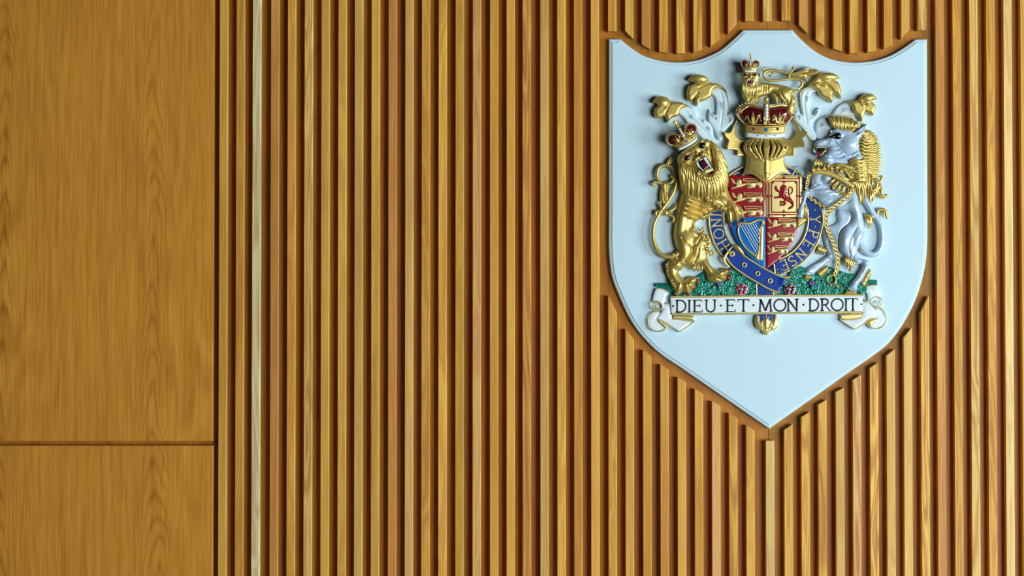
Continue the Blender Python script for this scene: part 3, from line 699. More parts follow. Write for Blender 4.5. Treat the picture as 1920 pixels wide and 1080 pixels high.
def leafy(cx, cy, r, rot, h=25):
    r *= 1.35
    m = MB(34); out = []
    for k in range(5):
        for j, (rr, dd) in enumerate(((0.74, -0.62), (1.0, -0.36), (1.08, 0), (1.0, 0.36))):
            a = rot+2*math.pi*k/5+dd*1.0; out.append((cx+r*rr*math.cos(a), cy+r*rr*math.sin(a)))
    st = [([(cx, cy), (cx+r*0.9*math.cos(rot+2*math.pi*k/5), cy+r*0.9*math.sin(rot+2*math.pi*k/5))], 4, -5) for k in range(5)]
    st += [([(cx+r*0.3*math.cos(rot+2*math.pi*(k+0.5)/5), cy+r*0.3*math.sin(rot+2*math.pi*(k+0.5)/5)), (cx+r*0.65*math.cos(rot+2*math.pi*(k+0.5)/5), cy+r*0.65*math.sin(rot+2*math.pi*(k+0.5)/5))], 5, -8) for k in range(5)]
    m.relief(out, h, 15, 12, 3.5, strokes=st)
    m.build('shamrock_leaf', [GREEN], mound)
for a in ((472, 1808, 46, 0.4), (560, 1830, 36, 0.9), (350, 1850, 26, 0.2), (628, 1800, 40, 0.3), (700, 1745, 36, 0.7), (760, 1745, 34, 0.2), (820, 1800, 38, 0.9), (690, 1830, 36, 0.4), (850, 1845, 26, 0.2),
          (1100, 1760, 30, 0.4), (1170, 1740, 40, 0.2), (1200, 1810, 40, 0.6), (1250, 1835, 30, 0.1), (1345, 1790, 40, 0.5), (1420, 1820, 46, 0.2), (1480, 1845, 34, 0.7), (1340, 1840, 28, 0.9), (1160, 1690, 30, 0.3), (1550, 1750, 34, 0.5), (1500, 1720, 30, 0.2), (740, 1850, 26, 0.2), (1660, 1800, 34, 0.2), (1030, 1850, 24, 0.1)): leafy(*a)
for cx, cy, r in ((765, 1810, 47), (1125, 1810, 47)):
    m = MB(48); out = []
    for k in range(5):
        for rr, dd in ((0.86, -0.62), (1.0, -0.3), (1.0, 0.3), (0.86, 0.62)):
            a = -1.57+2*math.pi*k/5+dd; out.append((cx+r*rr*math.cos(a), cy+r*rr*math.sin(a)))
    m.relief(out, 38, 8, 8, 4)
    ro = m.build('rose', [PINK], mound, label='dark red rose edged in pale pink')
    m = MB(56)
    for k in range(5):
        a = -1.57+2*math.pi*k/5; m.ball(cx+r*0.55*math.cos(a), cy+r*0.55*math.sin(a), 45, r*0.36, 7, ry=r*0.34, ang=math.degrees(a))
    m.build('petal', [CRIM if cx > 900 else RED], ro)
    m = MB(58); m.ball(cx, cy, 52, 8, 5, mat=0)
    for k in range(5):
        a = -0.94+2*math.pi*k/5; m.tube([(cx, cy, 50), (cx+r*0.75*math.cos(a), cy+r*0.75*math.sin(a), 48)], [3, 1.2], 0.8, 5, 1, 1)
    m.build('rose_centre', [STONE, GREEN], ro)
for cx, cy in ((593, 1775), (1290, 1778)):
    m = MB(44)
    for k in range(9):
        a = -1.57+(k-4)*0.22; m.tube([(cx, cy+18, 40), (cx+20*math.cos(a), cy+20*math.sin(a), 46), (cx+32*math.cos(a), cy+30*math.sin(a), 44)], [3, 5, 3], 1, 5, 2, 0)
    m.ball(cx, cy+22, 40, 16, 12, mat=1)
    m.build('thistle', [PURPLE, GREEN], mound)

# ---------------- motto scroll
mb = MB(40)
mb.relief([(228, 1866, 'c'), (1672, 1852, 'c'), (1668, 1984, 'c'), (236, 1998, 'c')], 40, 5, 8, 14)
scroll = mb.build('motto_scroll', [WHITE], root, label='white scroll lettered DIEU ET MON DROIT in black')
for q_ in ([(230, 1868, 44), (940, 1860, 44), (1672, 1854, 44)], [(240, 1996, 44), (950, 1990, 44), (1664, 1982, 44)]):
    mb = MB(46); mb.tube(q_, 8, 0.8); mb.build('gold_edging', [GOLDL], scroll)
TXT = [('D', 266, 348), ('I', 359, 383), ('E', 396, 470), ('U', 486, 575), ('E', 642, 718), ('T', 734, 820), ('M', 887, 996), ('O', 1004, 1097), ('N', 1100, 1190),
       ('D', 1264, 1343), ('R', 1354, 1432), ('O', 1434, 1527), ('I', 1534, 1558), ('T', 1562, 1634)]
ln = lambda x: 1982 - (x-240)*14/1430
sl = -14/1430
for ch, x0, x1 in TXT:
    size = 88; mb = MB(47); letter(mb, ch, (x0, ln(x0)), (0.0, -1.0), (1.0, sl), size, 6.6, 46.5, 0.35, 0, (x1-x0)/(LET[ch][0]*size)); mb.build('black_letter', [INK], scroll)
for x in (250, 608, 852, 1227, 1662): mb = MB(47); mb.ball(x, ln(x)-46, 46.5, 8, 3, seg=8); mb.build('black_dot', [INK], scroll)
# scroll ends
def scroll_end(side):
    if side == 'L':
        f = lambda p: K(1120, 500, 5.4, p)
        strip_ = f([(595, 225, 'c'), (650, 222), (722, 262, 'c'), (690, 340), (680, 378), (735, 375, 'c'), (748, 470), (762, 520, 'c'), (860, 540), (985, 555, 'c'), (835, 662, 'c'), (690, 590), (625, 545), (600, 520), (640, 470), (660, 425), (625, 370), (560, 350), (560, 320), (575, 260)])
        curl = f([(600, 455), (555, 470), (525, 520), (518, 570), (535, 620), (580, 650), (630, 655), (680, 640), (702, 610), (690, 590), (640, 560), (620, 545), (605, 525), (640, 470)])
        under = f([(765, 490, 'c'), (860, 495), (980, 500, 'c'), (985, 545, 'c'), (860, 535), (765, 530, 'c'), (752, 515), (770, 500)])
        edges = [f([(590, 228), (640, 222), (690, 240), (722, 262)]), f([(600, 455), (550, 470), (520, 520), (516, 570), (532, 622), (580, 650), (635, 656), (680, 640), (704, 605), (690, 590)]),
                 f([(615, 540), (650, 545), (730, 592), (835, 662)]), f([(835, 662), (905, 612), (985, 555)]), f([(765, 532), (860, 538), (985, 555)]), f([(690, 372), (735, 380)]),
                 f([(545, 400), (545, 375), (570, 352), (610, 350), (650, 380), (660, 410), (640, 440), (600, 445), (560, 430), (548, 405)]), f([(600, 395), (615, 400), (618, 418), (600, 425), (580, 415), (575, 390), (590, 368), (625, 372)])]
        roll = f([(615, 535, 'c'), (640, 530), (660, 550), (705, 595), (690, 625), (660, 600), (620, 565)]); sp = f([(602, 398)])[0]
    else:
        f = lambda p: K(1490, 440, 5.4, p)
        strip_ = f([(700, 560, 'c'), (750, 520), (830, 512, 'c'), (850, 560), (870, 620), (810, 640), (775, 690), (800, 740), (835, 790), (820, 845), (760, 870), (690, 915), (610, 960, 'c'), (540, 920), (460, 860, 'c'), (600, 862), (680, 830, 'c'), (690, 790), (688, 690, 'c'), (740, 680, 'c'), (735, 610)])
        curl = f([(850, 735), (890, 760), (920, 810), (928, 860), (905, 920), (860, 950), (800, 950), (760, 930), (730, 900), (760, 870), (810, 845), (830, 850), (800, 800), (820, 750)])
        under = f([(455, 805, 'c'), (570, 798), (680, 795, 'c'), (686, 825), (650, 850), (560, 862), (462, 860, 'c')])
        edges = [f([(700, 560), (735, 528), (790, 512), (832, 514)]), f([(800, 735), (850, 735), (895, 765), (922, 812), (930, 865), (905, 920), (860, 950), (800, 950), (760, 930), (728, 895)]),
                 f([(460, 860), (530, 910), (610, 960)]), f([(610, 960), (690, 912), (760, 858), (830, 850)]), f([(570, 800), (680, 798), (686, 825), (650, 850), (500, 862)]), f([(690, 682), (740, 675)]),
                 f([(800, 730), (770, 690), (790, 645), (835, 630), (880, 655), (882, 700), (850, 730), (812, 728), (808, 695), (835, 680), (855, 692)])]
        roll = f([(735, 890, 'c'), (760, 860), (825, 848, 'c'), (825, 880), (790, 920), (770, 940, 'c')]); sp = f([(835, 690)])[0]
    m = MB(30); m.relief(strip_, 22, 10, 30, 5, fn=lambda X, Y, d: 3*np.sin(Y/22)); m.relief(curl, 14, 9, 20, 5)
    e = m.build('scroll_end', [WHITE], scroll, label='curled white scroll end with gold edges, ' + ('left' if side == 'L' else 'right'))
    for q in edges: m = MB(34); m.tube(Z(q, 31), 4.2, 1.0); m.build('gold_edging', [GOLDL], e)
    for q in (under, roll): m = MB(34); m.relief(q, 25, 10, 14, 4); m.build('gilded_underside', [GOLDL], e)
    m = MB(34); m.ball(*sp, 30, 9, 7); m.build('scroll_bud', [STONE], e)
scroll_end('L'); scroll_end('R')
# ---------------- crowns
def crown(c, S, rot, h0, parent, detail=True, vy=1.0):
    FL = 0.0 if detail else 0.14      # small crowns flare outwards
    """c = middle of the lower edge; S = width of the fur band; h0 = height above the board"""
    a = math.radians(rot); ca, sa = math.cos(a), math.sin(a)
    q = lambda x, y: (c[0]+S*(x*ca+y*vy*sa), c[1]+S*(x*sa-y*vy*ca))
    hb = lambda x: h0 + S*0.16*max(0, 1-(x/0.62)**2)          # bulges forward in the middle
    Q = lambda x, y, k=0: (*q(x, y), hb(x)+k*S)
    def sag(x): return 0.05*(2*x)**2
    made = []
    href = h0+S*0.12
    # red cap
    m = MB(href)
    fnc = lambda X, Y, d: S*0.16*np.clip(1-((((X-c[0])*ca+(Y-c[1])*sa)/S)/0.66)**2, 0, 1)
    for s_ in (-1, 1):
        m.relief([(*q(s_*x, y), *k) for x, y, *k in (((0.02, 0.3, 'c'), (0.46, 0.33, 'c'), (0.60, 0.48), (0.68, 0.62), (0.64, 0.76), (0.50, 0.82), (0.30, 0.80), (0.12, 0.76), (0.02, 0.70, 'c')) if detail else
                                                     ((0.02, 0.3, 'c'), (0.60, 0.33, 'c'), (0.72, 0.46), (0.74, 0.62), (0.64, 0.76), (0.46, 0.78), (0.27, 0.68), (0.14, 0.54), (0.02, 0.46, 'c')))], h0-S*0.04, S*0.13, S*0.22, max(2.2, S*0.02), fn=fnc)
    cap = m.build('velvet_cap', [CRIM], parent); made.append(cap)
    # gold: circlet, arches, fleurs, cross, orb
    m = MB(href)
    N = 10
    band = [(*q(-0.5+i/N, 0.10+sag(-0.5+i/N)),) for i in range(N+1)] + [(*q((0.5-i/N)*(1+FL*1.6), 0.30+sag(0.5-i/N)*0.8),) for i in range(N+1)]
    band[0] = (*band[0], 'c'); band[N] = (*band[N], 'c'); band[N+1] = (*band[N+1], 'c'); band[-1] = (*band[-1], 'c')
    m.relief(band, h0, S*0.04, S*0.05, max(2.4, S*0.018), fn=fnc)
    for y_ in (0.11, 0.28, 0.33): m.tube([Q(x*(1+FL*8*(y_-0.11)), y_+sag(x), 0.045) for x in np.linspace(-0.5, 0.5, 9)], S*0.016, 1, 6, 2)
    if detail:
        for i in range(34):
            x = -0.47+0.94*i/33
            for y_ in (0.155, 0.20, 0.245): m.ball(*Q(x, y_+sag(x), 0.045), S*0.011, S*0.012, seg=6)
    m.tube([Q(0, 0.33, 0.08), Q(0, 0.6, 0.10), Q(0, 0.92, 0.06)], S*0.075, 0.45, 8, 4)
    for x in (-0.055, 0.055): m.tube([Q(x, 0.33, 0.12), Q(x, 0.6, 0.13), Q(x, 0.92, 0.08)], S*0.017, 1, 6, 3)
    for s_ in (-1, 1):
        m.tube([Q(s_*x, y, k) for x, y, k in (((0.50, 0.34, 0.02), (0.64, 0.50, 0.02), (0.70, 0.66, 0.02), (0.62, 0.80, 0.03), (0.42, 0.84, 0.05), (0.20, 0.80, 0.06), (0.04, 0.78, 0.06)) if detail else ((0.62, 0.34, 0.02), (0.74, 0.48, 0.02), (0.76, 0.64, 0.02), (0.65, 0.79, 0.03), (0.45, 0.80, 0.05), (0.26, 0.69, 0.06), (0.08, 0.52, 0.06)))], S*0.028, 1, 6, 4)
        for fx in (0.34,):      # fleur-de-lis
            m.tube([Q(s_*fx, 0.33, 0.10), Q(s_*fx, 0.50, 0.13), Q(s_*fx, 0.66, 0.10)], [S*0.03, S*0.05, S*0.008], 0.8, 6, 4)
            for t in (-1, 1): m.tube([Q(s_*fx+t*0.02, 0.36, 0.10), Q(s_*fx+t*0.10, 0.46, 0.11), Q(s_*fx+t*0.13, 0.56, 0.11), Q(s_*fx+t*0.17, 0.54, 0.09), Q(s_*fx+t*0.17, 0.46, 0.07)], [S*0.03, S*0.022, S*0.022, S*0.02, S*0.008], 1, 6, 4)
            m.tube([Q(s_*fx-0.11, 0.40, 0.11), Q(s_*fx+0.11, 0.40, 0.11)], S*0.02, 1, 6, 1)
    for t in (45, 135, 225, 315):       # cross pattee at the foot of the middle arch
        b = math.radians(t); m.tube([Q(0, 0.42, 0.14), Q(0.10*math.cos(b), 0.42+0.10*math.sin(b), 0.14)], [S*0.015, S*0.045], 0.6, 6, 2)
    m.ball(*Q(0, 0.98, 0.06), S*0.075, S*0.07)
    m.tube([Q(-0.07, 0.98, 0.08), Q(0.07, 0.98, 0.08)], S*0.02, 1, 6, 1)
    if not detail: m.tube([Q(0, 1.02, 0.06), Q(0, 1.22, 0.06)], [S*0.05, S*0.09], 0.6, 8, 1); m.tube([Q(-0.11, 1.14, 0.06), Q(0.11, 1.14, 0.06)], [S*0.06, S*0.04, S*0.06], 0.6, 6, 2)
    made.append(m.build('gilded_circlet_and_arches', [GOLD], parent))
    m = MB(href)
    er = [q(-0.5+i/N, -0.02+sag(-0.5+i/N)) for i in range(N+1)] + [q(0.5-i/N, 0.10+sag(0.5-i/N)) for i in range(N+1)]
    for i in (0, N, N+1, -1): er[i] = (*er[i], 'c')
    m.relief(er, h0, S*0.06, S*0.05, max(2.4, S*0.02), fn=fnc)
    if detail:
        for x in (-0.42, -0.22, 0, 0.22, 0.42): m.tube([Q(x-0.03, 0.04+sag(x), 0.062), Q(x+0.03, 0.04+sag(x), 0.062)], [S*0.004, S*0.013, S*0.004], 0.5, 6, 3, 1)
    made.append(m.build('ermine_band', [WHITE, INK], parent))
    m = MB(href)
    for i in range(5): m.ball(*Q(0, 0.47+0.085*i, 0.145), S*0.045, S*0.03, ry=S*0.046, seg=8)
    for s_ in (-1, 1):
        P_ = smooth_open([Q(s_*x, y, k) for x, y, k in (((0.58, 0.42, 0.04), (0.70, 0.54, 0.03), (0.755, 0.68, 0.03), (0.66, 0.84, 0.04), (0.44, 0.89, 0.05), (0.22, 0.85, 0.06), (0.10, 0.83, 0.06)) if detail else ((0.72, 0.38, 0.04), (0.80, 0.52, 0.03), (0.81, 0.68, 0.03), (0.68, 0.85, 0.04), (0.46, 0.86, 0.05), (0.26, 0.77, 0.06)))], 3)
        for p in P_: m.ball(*p, S*0.021, S*0.021, seg=6)
    made.append(m.build('row_of_pearls', [STONE], parent))
    m = MB(href)
    m.relief([(*q(x, y), 'c') for x, y in ((-0.05, 0.15), (0.05, 0.15), (0.05, 0.245), (-0.05, 0.245))], h0+S*0.2, S*0.03, S*0.03, max(2, S*0.02), down=h0, mat=0)
    for x in (-0.30, 0.30): m.ball(*Q(x, 0.205+sag(x), 0.05), S*0.04, S*0.03, mat=1, seg=8)
    made.append(m.build('jewels', [SKY, RED], parent))
    return made
# ---------------- helmet
hm = MB(70)
neck = [(800, 805, 'c'), (1085, 805, 'c'), (1082, 850), (1095, 890), (1118, 925), (1132, 948, 'c'), (1085, 940), (1045, 950), (1005, 978), (975, 1000), (945, 1007), (915, 1000), (885, 975), (850, 950), (805, 942), (765, 955, 'c'), (785, 915), (800, 870)]
hm.relief(neck, 66, 12, 30, 6, fn=lambda X, Y, d: 34*np.clip(1-((X-942)/170)**2, 0, 1) + 9*np.exp(-((X-942)/9)**2)*(Y < 970) + 0.0*d, down=30)
rim = [(765, 955), (805, 940), (850, 948), (888, 975), (915, 998), (945, 1006), (975, 998), (1005, 975), (1045, 948), (1088, 938), (1132, 948)]
hm.tube([(x, y, 70+34*max(0, 1-((x-942)/185)**2)) for x, y in rim], [6, 8, 9, 9, 9, 8, 6], 0.9)
for s_ in (-1, 1):
    hm.tube([(942+s_*4, 985, 112), (942+s_*22, 975, 110), (942+s_*28, 955, 108), (942+s_*16, 945, 110), (942+s_*12, 962, 112)], [3, 5, 6, 5, 3])
hm.tube([(942, 990, 112), (942, 955, 118), (942, 925, 114)], [4, 9, 2])
helm = hm.build('helmet', [GOLD], root, label='gilded barred helmet under the large crown')
VF = lambda X, Y, d: 52*np.clip(1-((X-942)/185)**2, 0, 1) - 0.42*np.abs(Y-748)+14 + 4*np.exp(-((Y-748)/5)**2)
slots = [([(858, 700), (829, 752), (884, 828)], [3, 12, 3]), ([(888, 698), (868, 748), (916, 836)], [3, 12, 3]), ([(920, 694), (911, 740), (912, 772), (931, 850)], [4, 19, 19, 4]),
         ([(966, 694), (974, 740), (974, 772), (956, 850)], [4, 19, 19, 4]), ([(992, 694), (1021, 750), (990, 832)], [3, 13, 3]), ([(1013, 694), (1056, 754), (1016, 828)], [3, 13, 3]),
         ([(803, 735), (800, 756)], 7), ([(1082, 740), (1085, 760)], 7)]
vs2 = MB(80)
vs2.relief([(798, 690, 'c'), (860, 678), (942, 672), (1030, 678), (1085, 690, 'c'), (1112, 730), (1112, 765), (1085, 815, 'c'), (1030, 842), (942, 872, 'c'), (860, 842), (805, 812, 'c'), (776, 765), (776, 730)],
           86, 6, 8, 5, holes=[strip(p, w_, 3) for p, w_ in slots], fn=VF, down=70)
for i in range(6):
    x = 872+28*i
    vs2.ball(x, 686 if i not in (2, 3) else 684, 88+52*(1-((x-942)/185)**2), 4, 4, seg=6)
for i, x in enumerate((895, 916, 955, 972, 1000)): vs2.ball(x, 838-abs(x-942)*0.18+8, 82+52*(1-((x-942)/185)**2), 4.5, 4, seg=6)
vis = vs2.build('barred_visor', [GOLD], helm)
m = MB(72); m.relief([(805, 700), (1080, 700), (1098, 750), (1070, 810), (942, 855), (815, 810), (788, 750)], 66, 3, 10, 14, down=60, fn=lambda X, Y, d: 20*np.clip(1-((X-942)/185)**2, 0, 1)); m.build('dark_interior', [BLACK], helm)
# gilded side leaves of the helmet
for s_ in (-1, 1):
    W_ = [(738, 512, 'c'), (704, 576), (684, 622), (668, 638, 'c'), (628, 634, 'c'), (638, 664), (664, 692, 'c'), (651, 738), (654, 764, 'c'), (690, 762), (730, 769, 'c'), (729, 808, 'c'), (796, 810, 'c'), (800, 750, 'c'), (798, 678, 'c'), (762, 690), (730, 670), (713, 625), (720, 578), (750, 538, 'c')]
    if s_ == 1: W_ = [(1886-x, y, *k) for x, y, *k in [(738, 512, 'c'), (704, 576), (684, 618), (668, 632, 'c'), (636, 632), (634, 652), (668, 682, 'c'), (654, 718), (653, 746, 'c'), (690, 744), (730, 752, 'c'), (729, 808, 'c'), (796, 810, 'c'), (800, 750, 'c'), (798, 678, 'c'), (762, 690), (730, 670), (713, 625), (720, 578), (750, 538, 'c')]]
    g = MB(50)
    tilt = (lambda X, Y, d: -0.28*(X-715)+0.05*(Y-660)) if s_ == -1 else (lambda X, Y, d: 0.28*(X-1170)+0.05*(Y-660))
    g.relief(W_, 56, 3, 6, 5, fn=tilt, down=24)
    g.build('gilded_leaf', [GOLD], helm)
# ---------------- great crown on the helmet
cr = bpy.data.objects.new('great_crown', None); COL.objects.link(cr); cr.parent = root
_c = UPT(943, 600, 80); cr['_org'] = [_c.x, BOARD_Y, _c.z]; cr.location = Vector(cr['_org'])-Vector(root['_org']); cr['label'] = 'large jewelled royal crown with red cap'; ALLP.append(cr)
crown((943, 676), 292, 0, 84, cr)

# ---------------- crest lion standing on the crown
m = MB(125)
BODY = [(768, 290, 'c'), (800, 320), (870, 320), (885, 262), (940, 256), (1000, 262), (1060, 275), (1110, 285), (1160, 308), (1195, 298, 'c'), (1175, 322), (1140, 340), (1168, 372), (1176, 400), (1165, 420), (1172, 450), (1158, 478), (1162, 497), (1130, 505), (1090, 490), (1062, 470), (1072, 452), (1100, 448), (1095, 430), (1068, 415), (1058, 385), (1040, 365), (1028, 345), (1000, 325), (975, 340), (950, 352), (915, 362), (890, 375), (872, 405), (845, 440), (815, 462), (790, 486), (748, 494), (730, 488), (728, 462), (758, 446), (785, 425), (790, 395), (775, 365), (768, 330)]
m.relief(BODY, 92, 26, 30, 3.2, down=70, bumps=[(1085, 345, 60, 55, 30, 16), (840, 350, 50, 60, 0, 10), (1130, 440, 36, 50, 0, 8)],
         strokes=[([(930, 275), (925, 330)], 4, -7), ([(945, 275), (943, 335)], 4, -7), ([(960, 278), (962, 335)], 4, -6), ([(870, 335), (840, 380), (800, 420)], 5, -8), ([(885, 345), (855, 400), (815, 445)], 5, -8),
                  ([(770, 450), (745, 470)], 4, -6), ([(790, 460), (765, 482)], 4, -6), ([(1050, 330), (1080, 380), (1110, 400)], 6, -9), ([(1120, 340), (1130, 380), (1120, 420)], 5, -6), ([(900, 300), (870, 340)], 5, 7)])
for p in ([(1150, 345), (1175, 350)], [(1160, 372), (1182, 382)], [(1165, 400), (1186, 410)], [(1165, 430), (1186, 442)], [(1160, 458), (1180, 468)], [(1190, 300), (1208, 312)], [(1165, 318), (1180, 335)], [(1140, 330), (1150, 345)]):
    m.tube(Z(p, 98), [7, 2.5], 0.8, 6, 2)
clion = m.build('crest_lion', [GOLD], root, label='small crowned gold lion standing on the great crown')
m = MB(100); m.relief([(985, 335), (1015, 330), (1042, 360), (1045, 400), (1060, 440), (1045, 455), (1020, 445), (1010, 410), (1005, 380)], 70, 16, 18, 4, down=50)
m.build('far_hind_leg', [GOLD], clion); m = MB(100)
m.relief([(850, 390, 'c'), (900, 360), (915, 372), (890, 400), (850, 432), (830, 430)], 76, 14, 14, 4, down=50)
m.build('far_foreleg', [GOLD], clion)
m = MB(130)
m.relief([(768, 300), (790, 300), (830, 300), (880, 300), (900, 270), (890, 320), (870, 350), (850, 375), (830, 395), (800, 410), (785, 380), (772, 340)], 108, 20, 30, 3.2, down=90)
for i in range(13):
    t = i/12; x = 772+t*122
    m.lock([(775+t*112, 262+18*math.sin(t*3.14), 142), (770+t*125, 300+14*math.sin(t*3.14), 144), (782+t*100+6*math.sin(i*2), 335+18*math.sin(t*3.14), 134), (790+t*78, 372+20*math.sin(t*3.14), 122)], 9)
for i in range(11):
    a = math.radians(200-20*i*1.1); m.lock([(830+30*math.cos(a), 262-26*math.sin(a)+6, 150), (830+62*math.cos(a), 270-52*math.sin(a)+4, 146)], 8)
m.build('mane', [GOLD], clion)
m = MB(150)
m.relief([(765, 186), (800, 176), (860, 176), (893, 186), (898, 215), (890, 250), (868, 292), (828, 305), (790, 292), (768, 250), (760, 215)], 128, 28, 34, 3, down=110,
         bumps=[(828, 215, 14, 34, 0, 14), (808, 236, 18, 14, 0, 12), (848, 236, 18, 14, 0, 12), (828, 284, 22, 10, 0, 8), (795, 190, 22, 8, 12, 6), (862, 190, 22, 8, -12, 6)],
         strokes=[([(828, 225), (828, 240)], 3, -8), ([(800, 255), (812, 238)], 3, -6), ([(856, 255), (844, 238)], 3, -6)])
m.ball(762, 198, 140, 9, 10); m.ball(897, 196, 140, 9, 10)
m.build('face', [GOLD], clion)
m = MB(165)
m.relief([(802, 240, 'c'), (828, 234), (854, 240, 'c'), (850, 274, 'c'), (828, 280), (806, 274, 'c')], 150, 8, 6, 3, down=140, mat=0)
m.relief([(816, 252), (840, 252), (838, 270), (818, 270)], 158, 4, 5, 3, down=150, mat=1)
for x, y0, y1 in ((806, 238, 254), (850, 238, 254), (810, 278, 264), (847, 278, 264), (820, 240, 247), (836, 240, 247), (822, 276, 271), (834, 276, 271)): m.tube([(x, y0, 164), (x, y1, 166)], [3.4, 1.6], 1, 6, 1, 2)
m.build('open_mouth', [BLACK, RED, WHITE], clion)
m = MB(160)
for x in (792, 864): m.ball(x, 200, 155, 14, 9, ry=11)
m.tube([(800, 205, 158), (822, 214, 160)], [4, 2]); m.tube([(856, 205, 158), (836, 214, 160)], [4, 2])
for x in (762, 896): m.ball(x, 203, 146, 7, 7, ry=11)
m.build('eyes_and_ear_linings', [BLACK], clion)
m = MB(105)
for x, y in ((733, 448), (729, 485), (754, 494), (782, 488), (1062, 445), (1064, 468), (1090, 492), (1150, 502), (1118, 500)): m.ball(x, y, 104, 8.5, 8, seg=8)
m.build('claw', [RED], clion, label='red claws')
m = MB(80)
m.tube(Z([(1185, 305), (1212, 285), (1215, 255), (1190, 238), (1140, 232), (1080, 238), (1020, 244), (965, 244), (935, 226), (928, 200), (940, 180), (975, 170), (1020, 172), (1080, 182), (1130, 196), (1170, 205)], 84), [11, 11, 11, 10, 10, 10, 10, 11, 11, 10, 10, 11, 12], 1)
m.tube(Z([(940, 180), (925, 170), (928, 155), (945, 150), (955, 160)], 84), [5, 6, 7, 6, 3]); m.tube(Z([(955, 178), (985, 180), (995, 200), (975, 212), (962, 202)], 86), [5, 7, 8, 7, 4])
m.tube(Z([(1125, 195), (1115, 215), (1125, 232)], 86), [6, 9, 6]); m.ball(1148, 152, 86, 14, 12); m.tube(Z([(1148, 160), (1140, 175), (1120, 188)], 84), [8, 6, 5])
m.relief([(1120, 190, 'c'), (1170, 180), (1220, 160), (1250, 145), (1278, 140, 'c'), (1268, 165, 'c'), (1300, 155), (1330, 160), (1352, 176, 'c'), (1330, 195), (1290, 205), (1255, 214), (1262, 240), (1256, 258, 'c'), (1240, 240), (1215, 226), (1170, 222), (1130, 212)], 66, 22, 16, 3.2, down=40,
         strokes=[([(1140, 200), (1200, 190), (1270, 150)], 4, -7), ([(1170, 208), (1240, 196), (1345, 176)], 5, 8), ([(1150, 196), (1220, 178), (1262, 165)], 4, 7), ([(1180, 215), (1230, 222), (1250, 245)], 4, 6)])
m.build('curled_tail', [GOLD], clion)
cc = bpy.data.objects.new('small_crown', None); COL.objects.link(cc); cc.parent = clion
_c = UPT(828, 120, 130); cc['_org'] = [_c.x, BOARD_Y, _c.z]; cc.location = Vector(cc['_org'])-Vector(clion['_org']); ALLP.append(cc)
COL.objects.unlink(cc); bpy.data.objects.remove(cc); ALLP.pop()
MERGE = []
def merged_crown(c, S, rot, h0, parent, vy=1.0, name='crown'):
    k = len(ALLP); made = crown(c, S, rot, h0, parent, False, vy)
    # join the pieces of a small crown into one mesh
    V = []; F = []; M = []; mats = []; n = 0; org = Vector(made[0]['_org'])
    for o in made:
        d = Vector(o['_org'])-org
        V += [tuple(v.co+d) for v in o.data.vertices]; F += [[i+n for i in p.vertices] for p in o.data.polygons]
        M += [p.material_index+len(mats) for p in o.data.polygons]; mats += list(o.data.materials); n = len(V)
    for o in made: ALLP.remove(o); bpy.data.objects.remove(o)
    me = bpy.data.meshes.new(name); me.from_pydata(V, [], F); me.update(); me.polygons.foreach_set('material_index', M)
    me.polygons.foreach_set('use_smooth', [True]*len(F)); me.set_sharp_from_angle(angle=math.radians(50)); me.update()
    o = link(name, me, mats, parent); o['_org'] = list(org); o.location = org-Vector(parent['_org']); ALLP.append(o)
    return o
merged_crown((828, 180), 88, 0, 132, clion, 1.28)
# ---------------- the gold lion on the left
m = MB(60)
LB = [(335, 1010), (320, 1070), (298, 1150), (275, 1230), (262, 1320), (255, 1400), (264, 1470), (285, 1530), (275, 1572), (235, 1580), (206, 1598), (194, 1631), (200, 1690), (225, 1745), (255, 1790), (262, 1822), (254, 1845), (272, 1856), (300, 1845), (325, 1832), (350, 1850), (378, 1846), (385, 1822), (405, 1812), (420, 1795), (412, 1768), (438, 1750), (428, 1722), (400, 1712), (370, 1718), (336, 1738), (303, 1704), (292, 1680), (318, 1660), (325, 1642), (380, 1648), (440, 1645), (478, 1655), (500, 1700), (505, 1735), (530, 1755), (570, 1764), (612, 1756), (645, 1742), (665, 1720), (655, 1700), (680, 1680), (665, 1655), (630, 1652), (600, 1664), (565, 1656), (535, 1632), (515, 1590), (508, 1550), (520, 1500), (528, 1450), (500, 1410), (460, 1385), (430, 1385), (405, 1360), (402, 1335), (425, 1305), (470, 1275), (515, 1245), (560, 1230), (610, 1225), (645, 1240), (660, 1280), (668, 1318), (690, 1316), (704, 1288), (728, 1310), (748, 1290), (765, 1276), (788, 1280), (782, 1248), (790, 1222), (765, 1196), (738, 1178), (705, 1150), (680, 1110), (665, 1070), (640, 1010), (500, 980)]
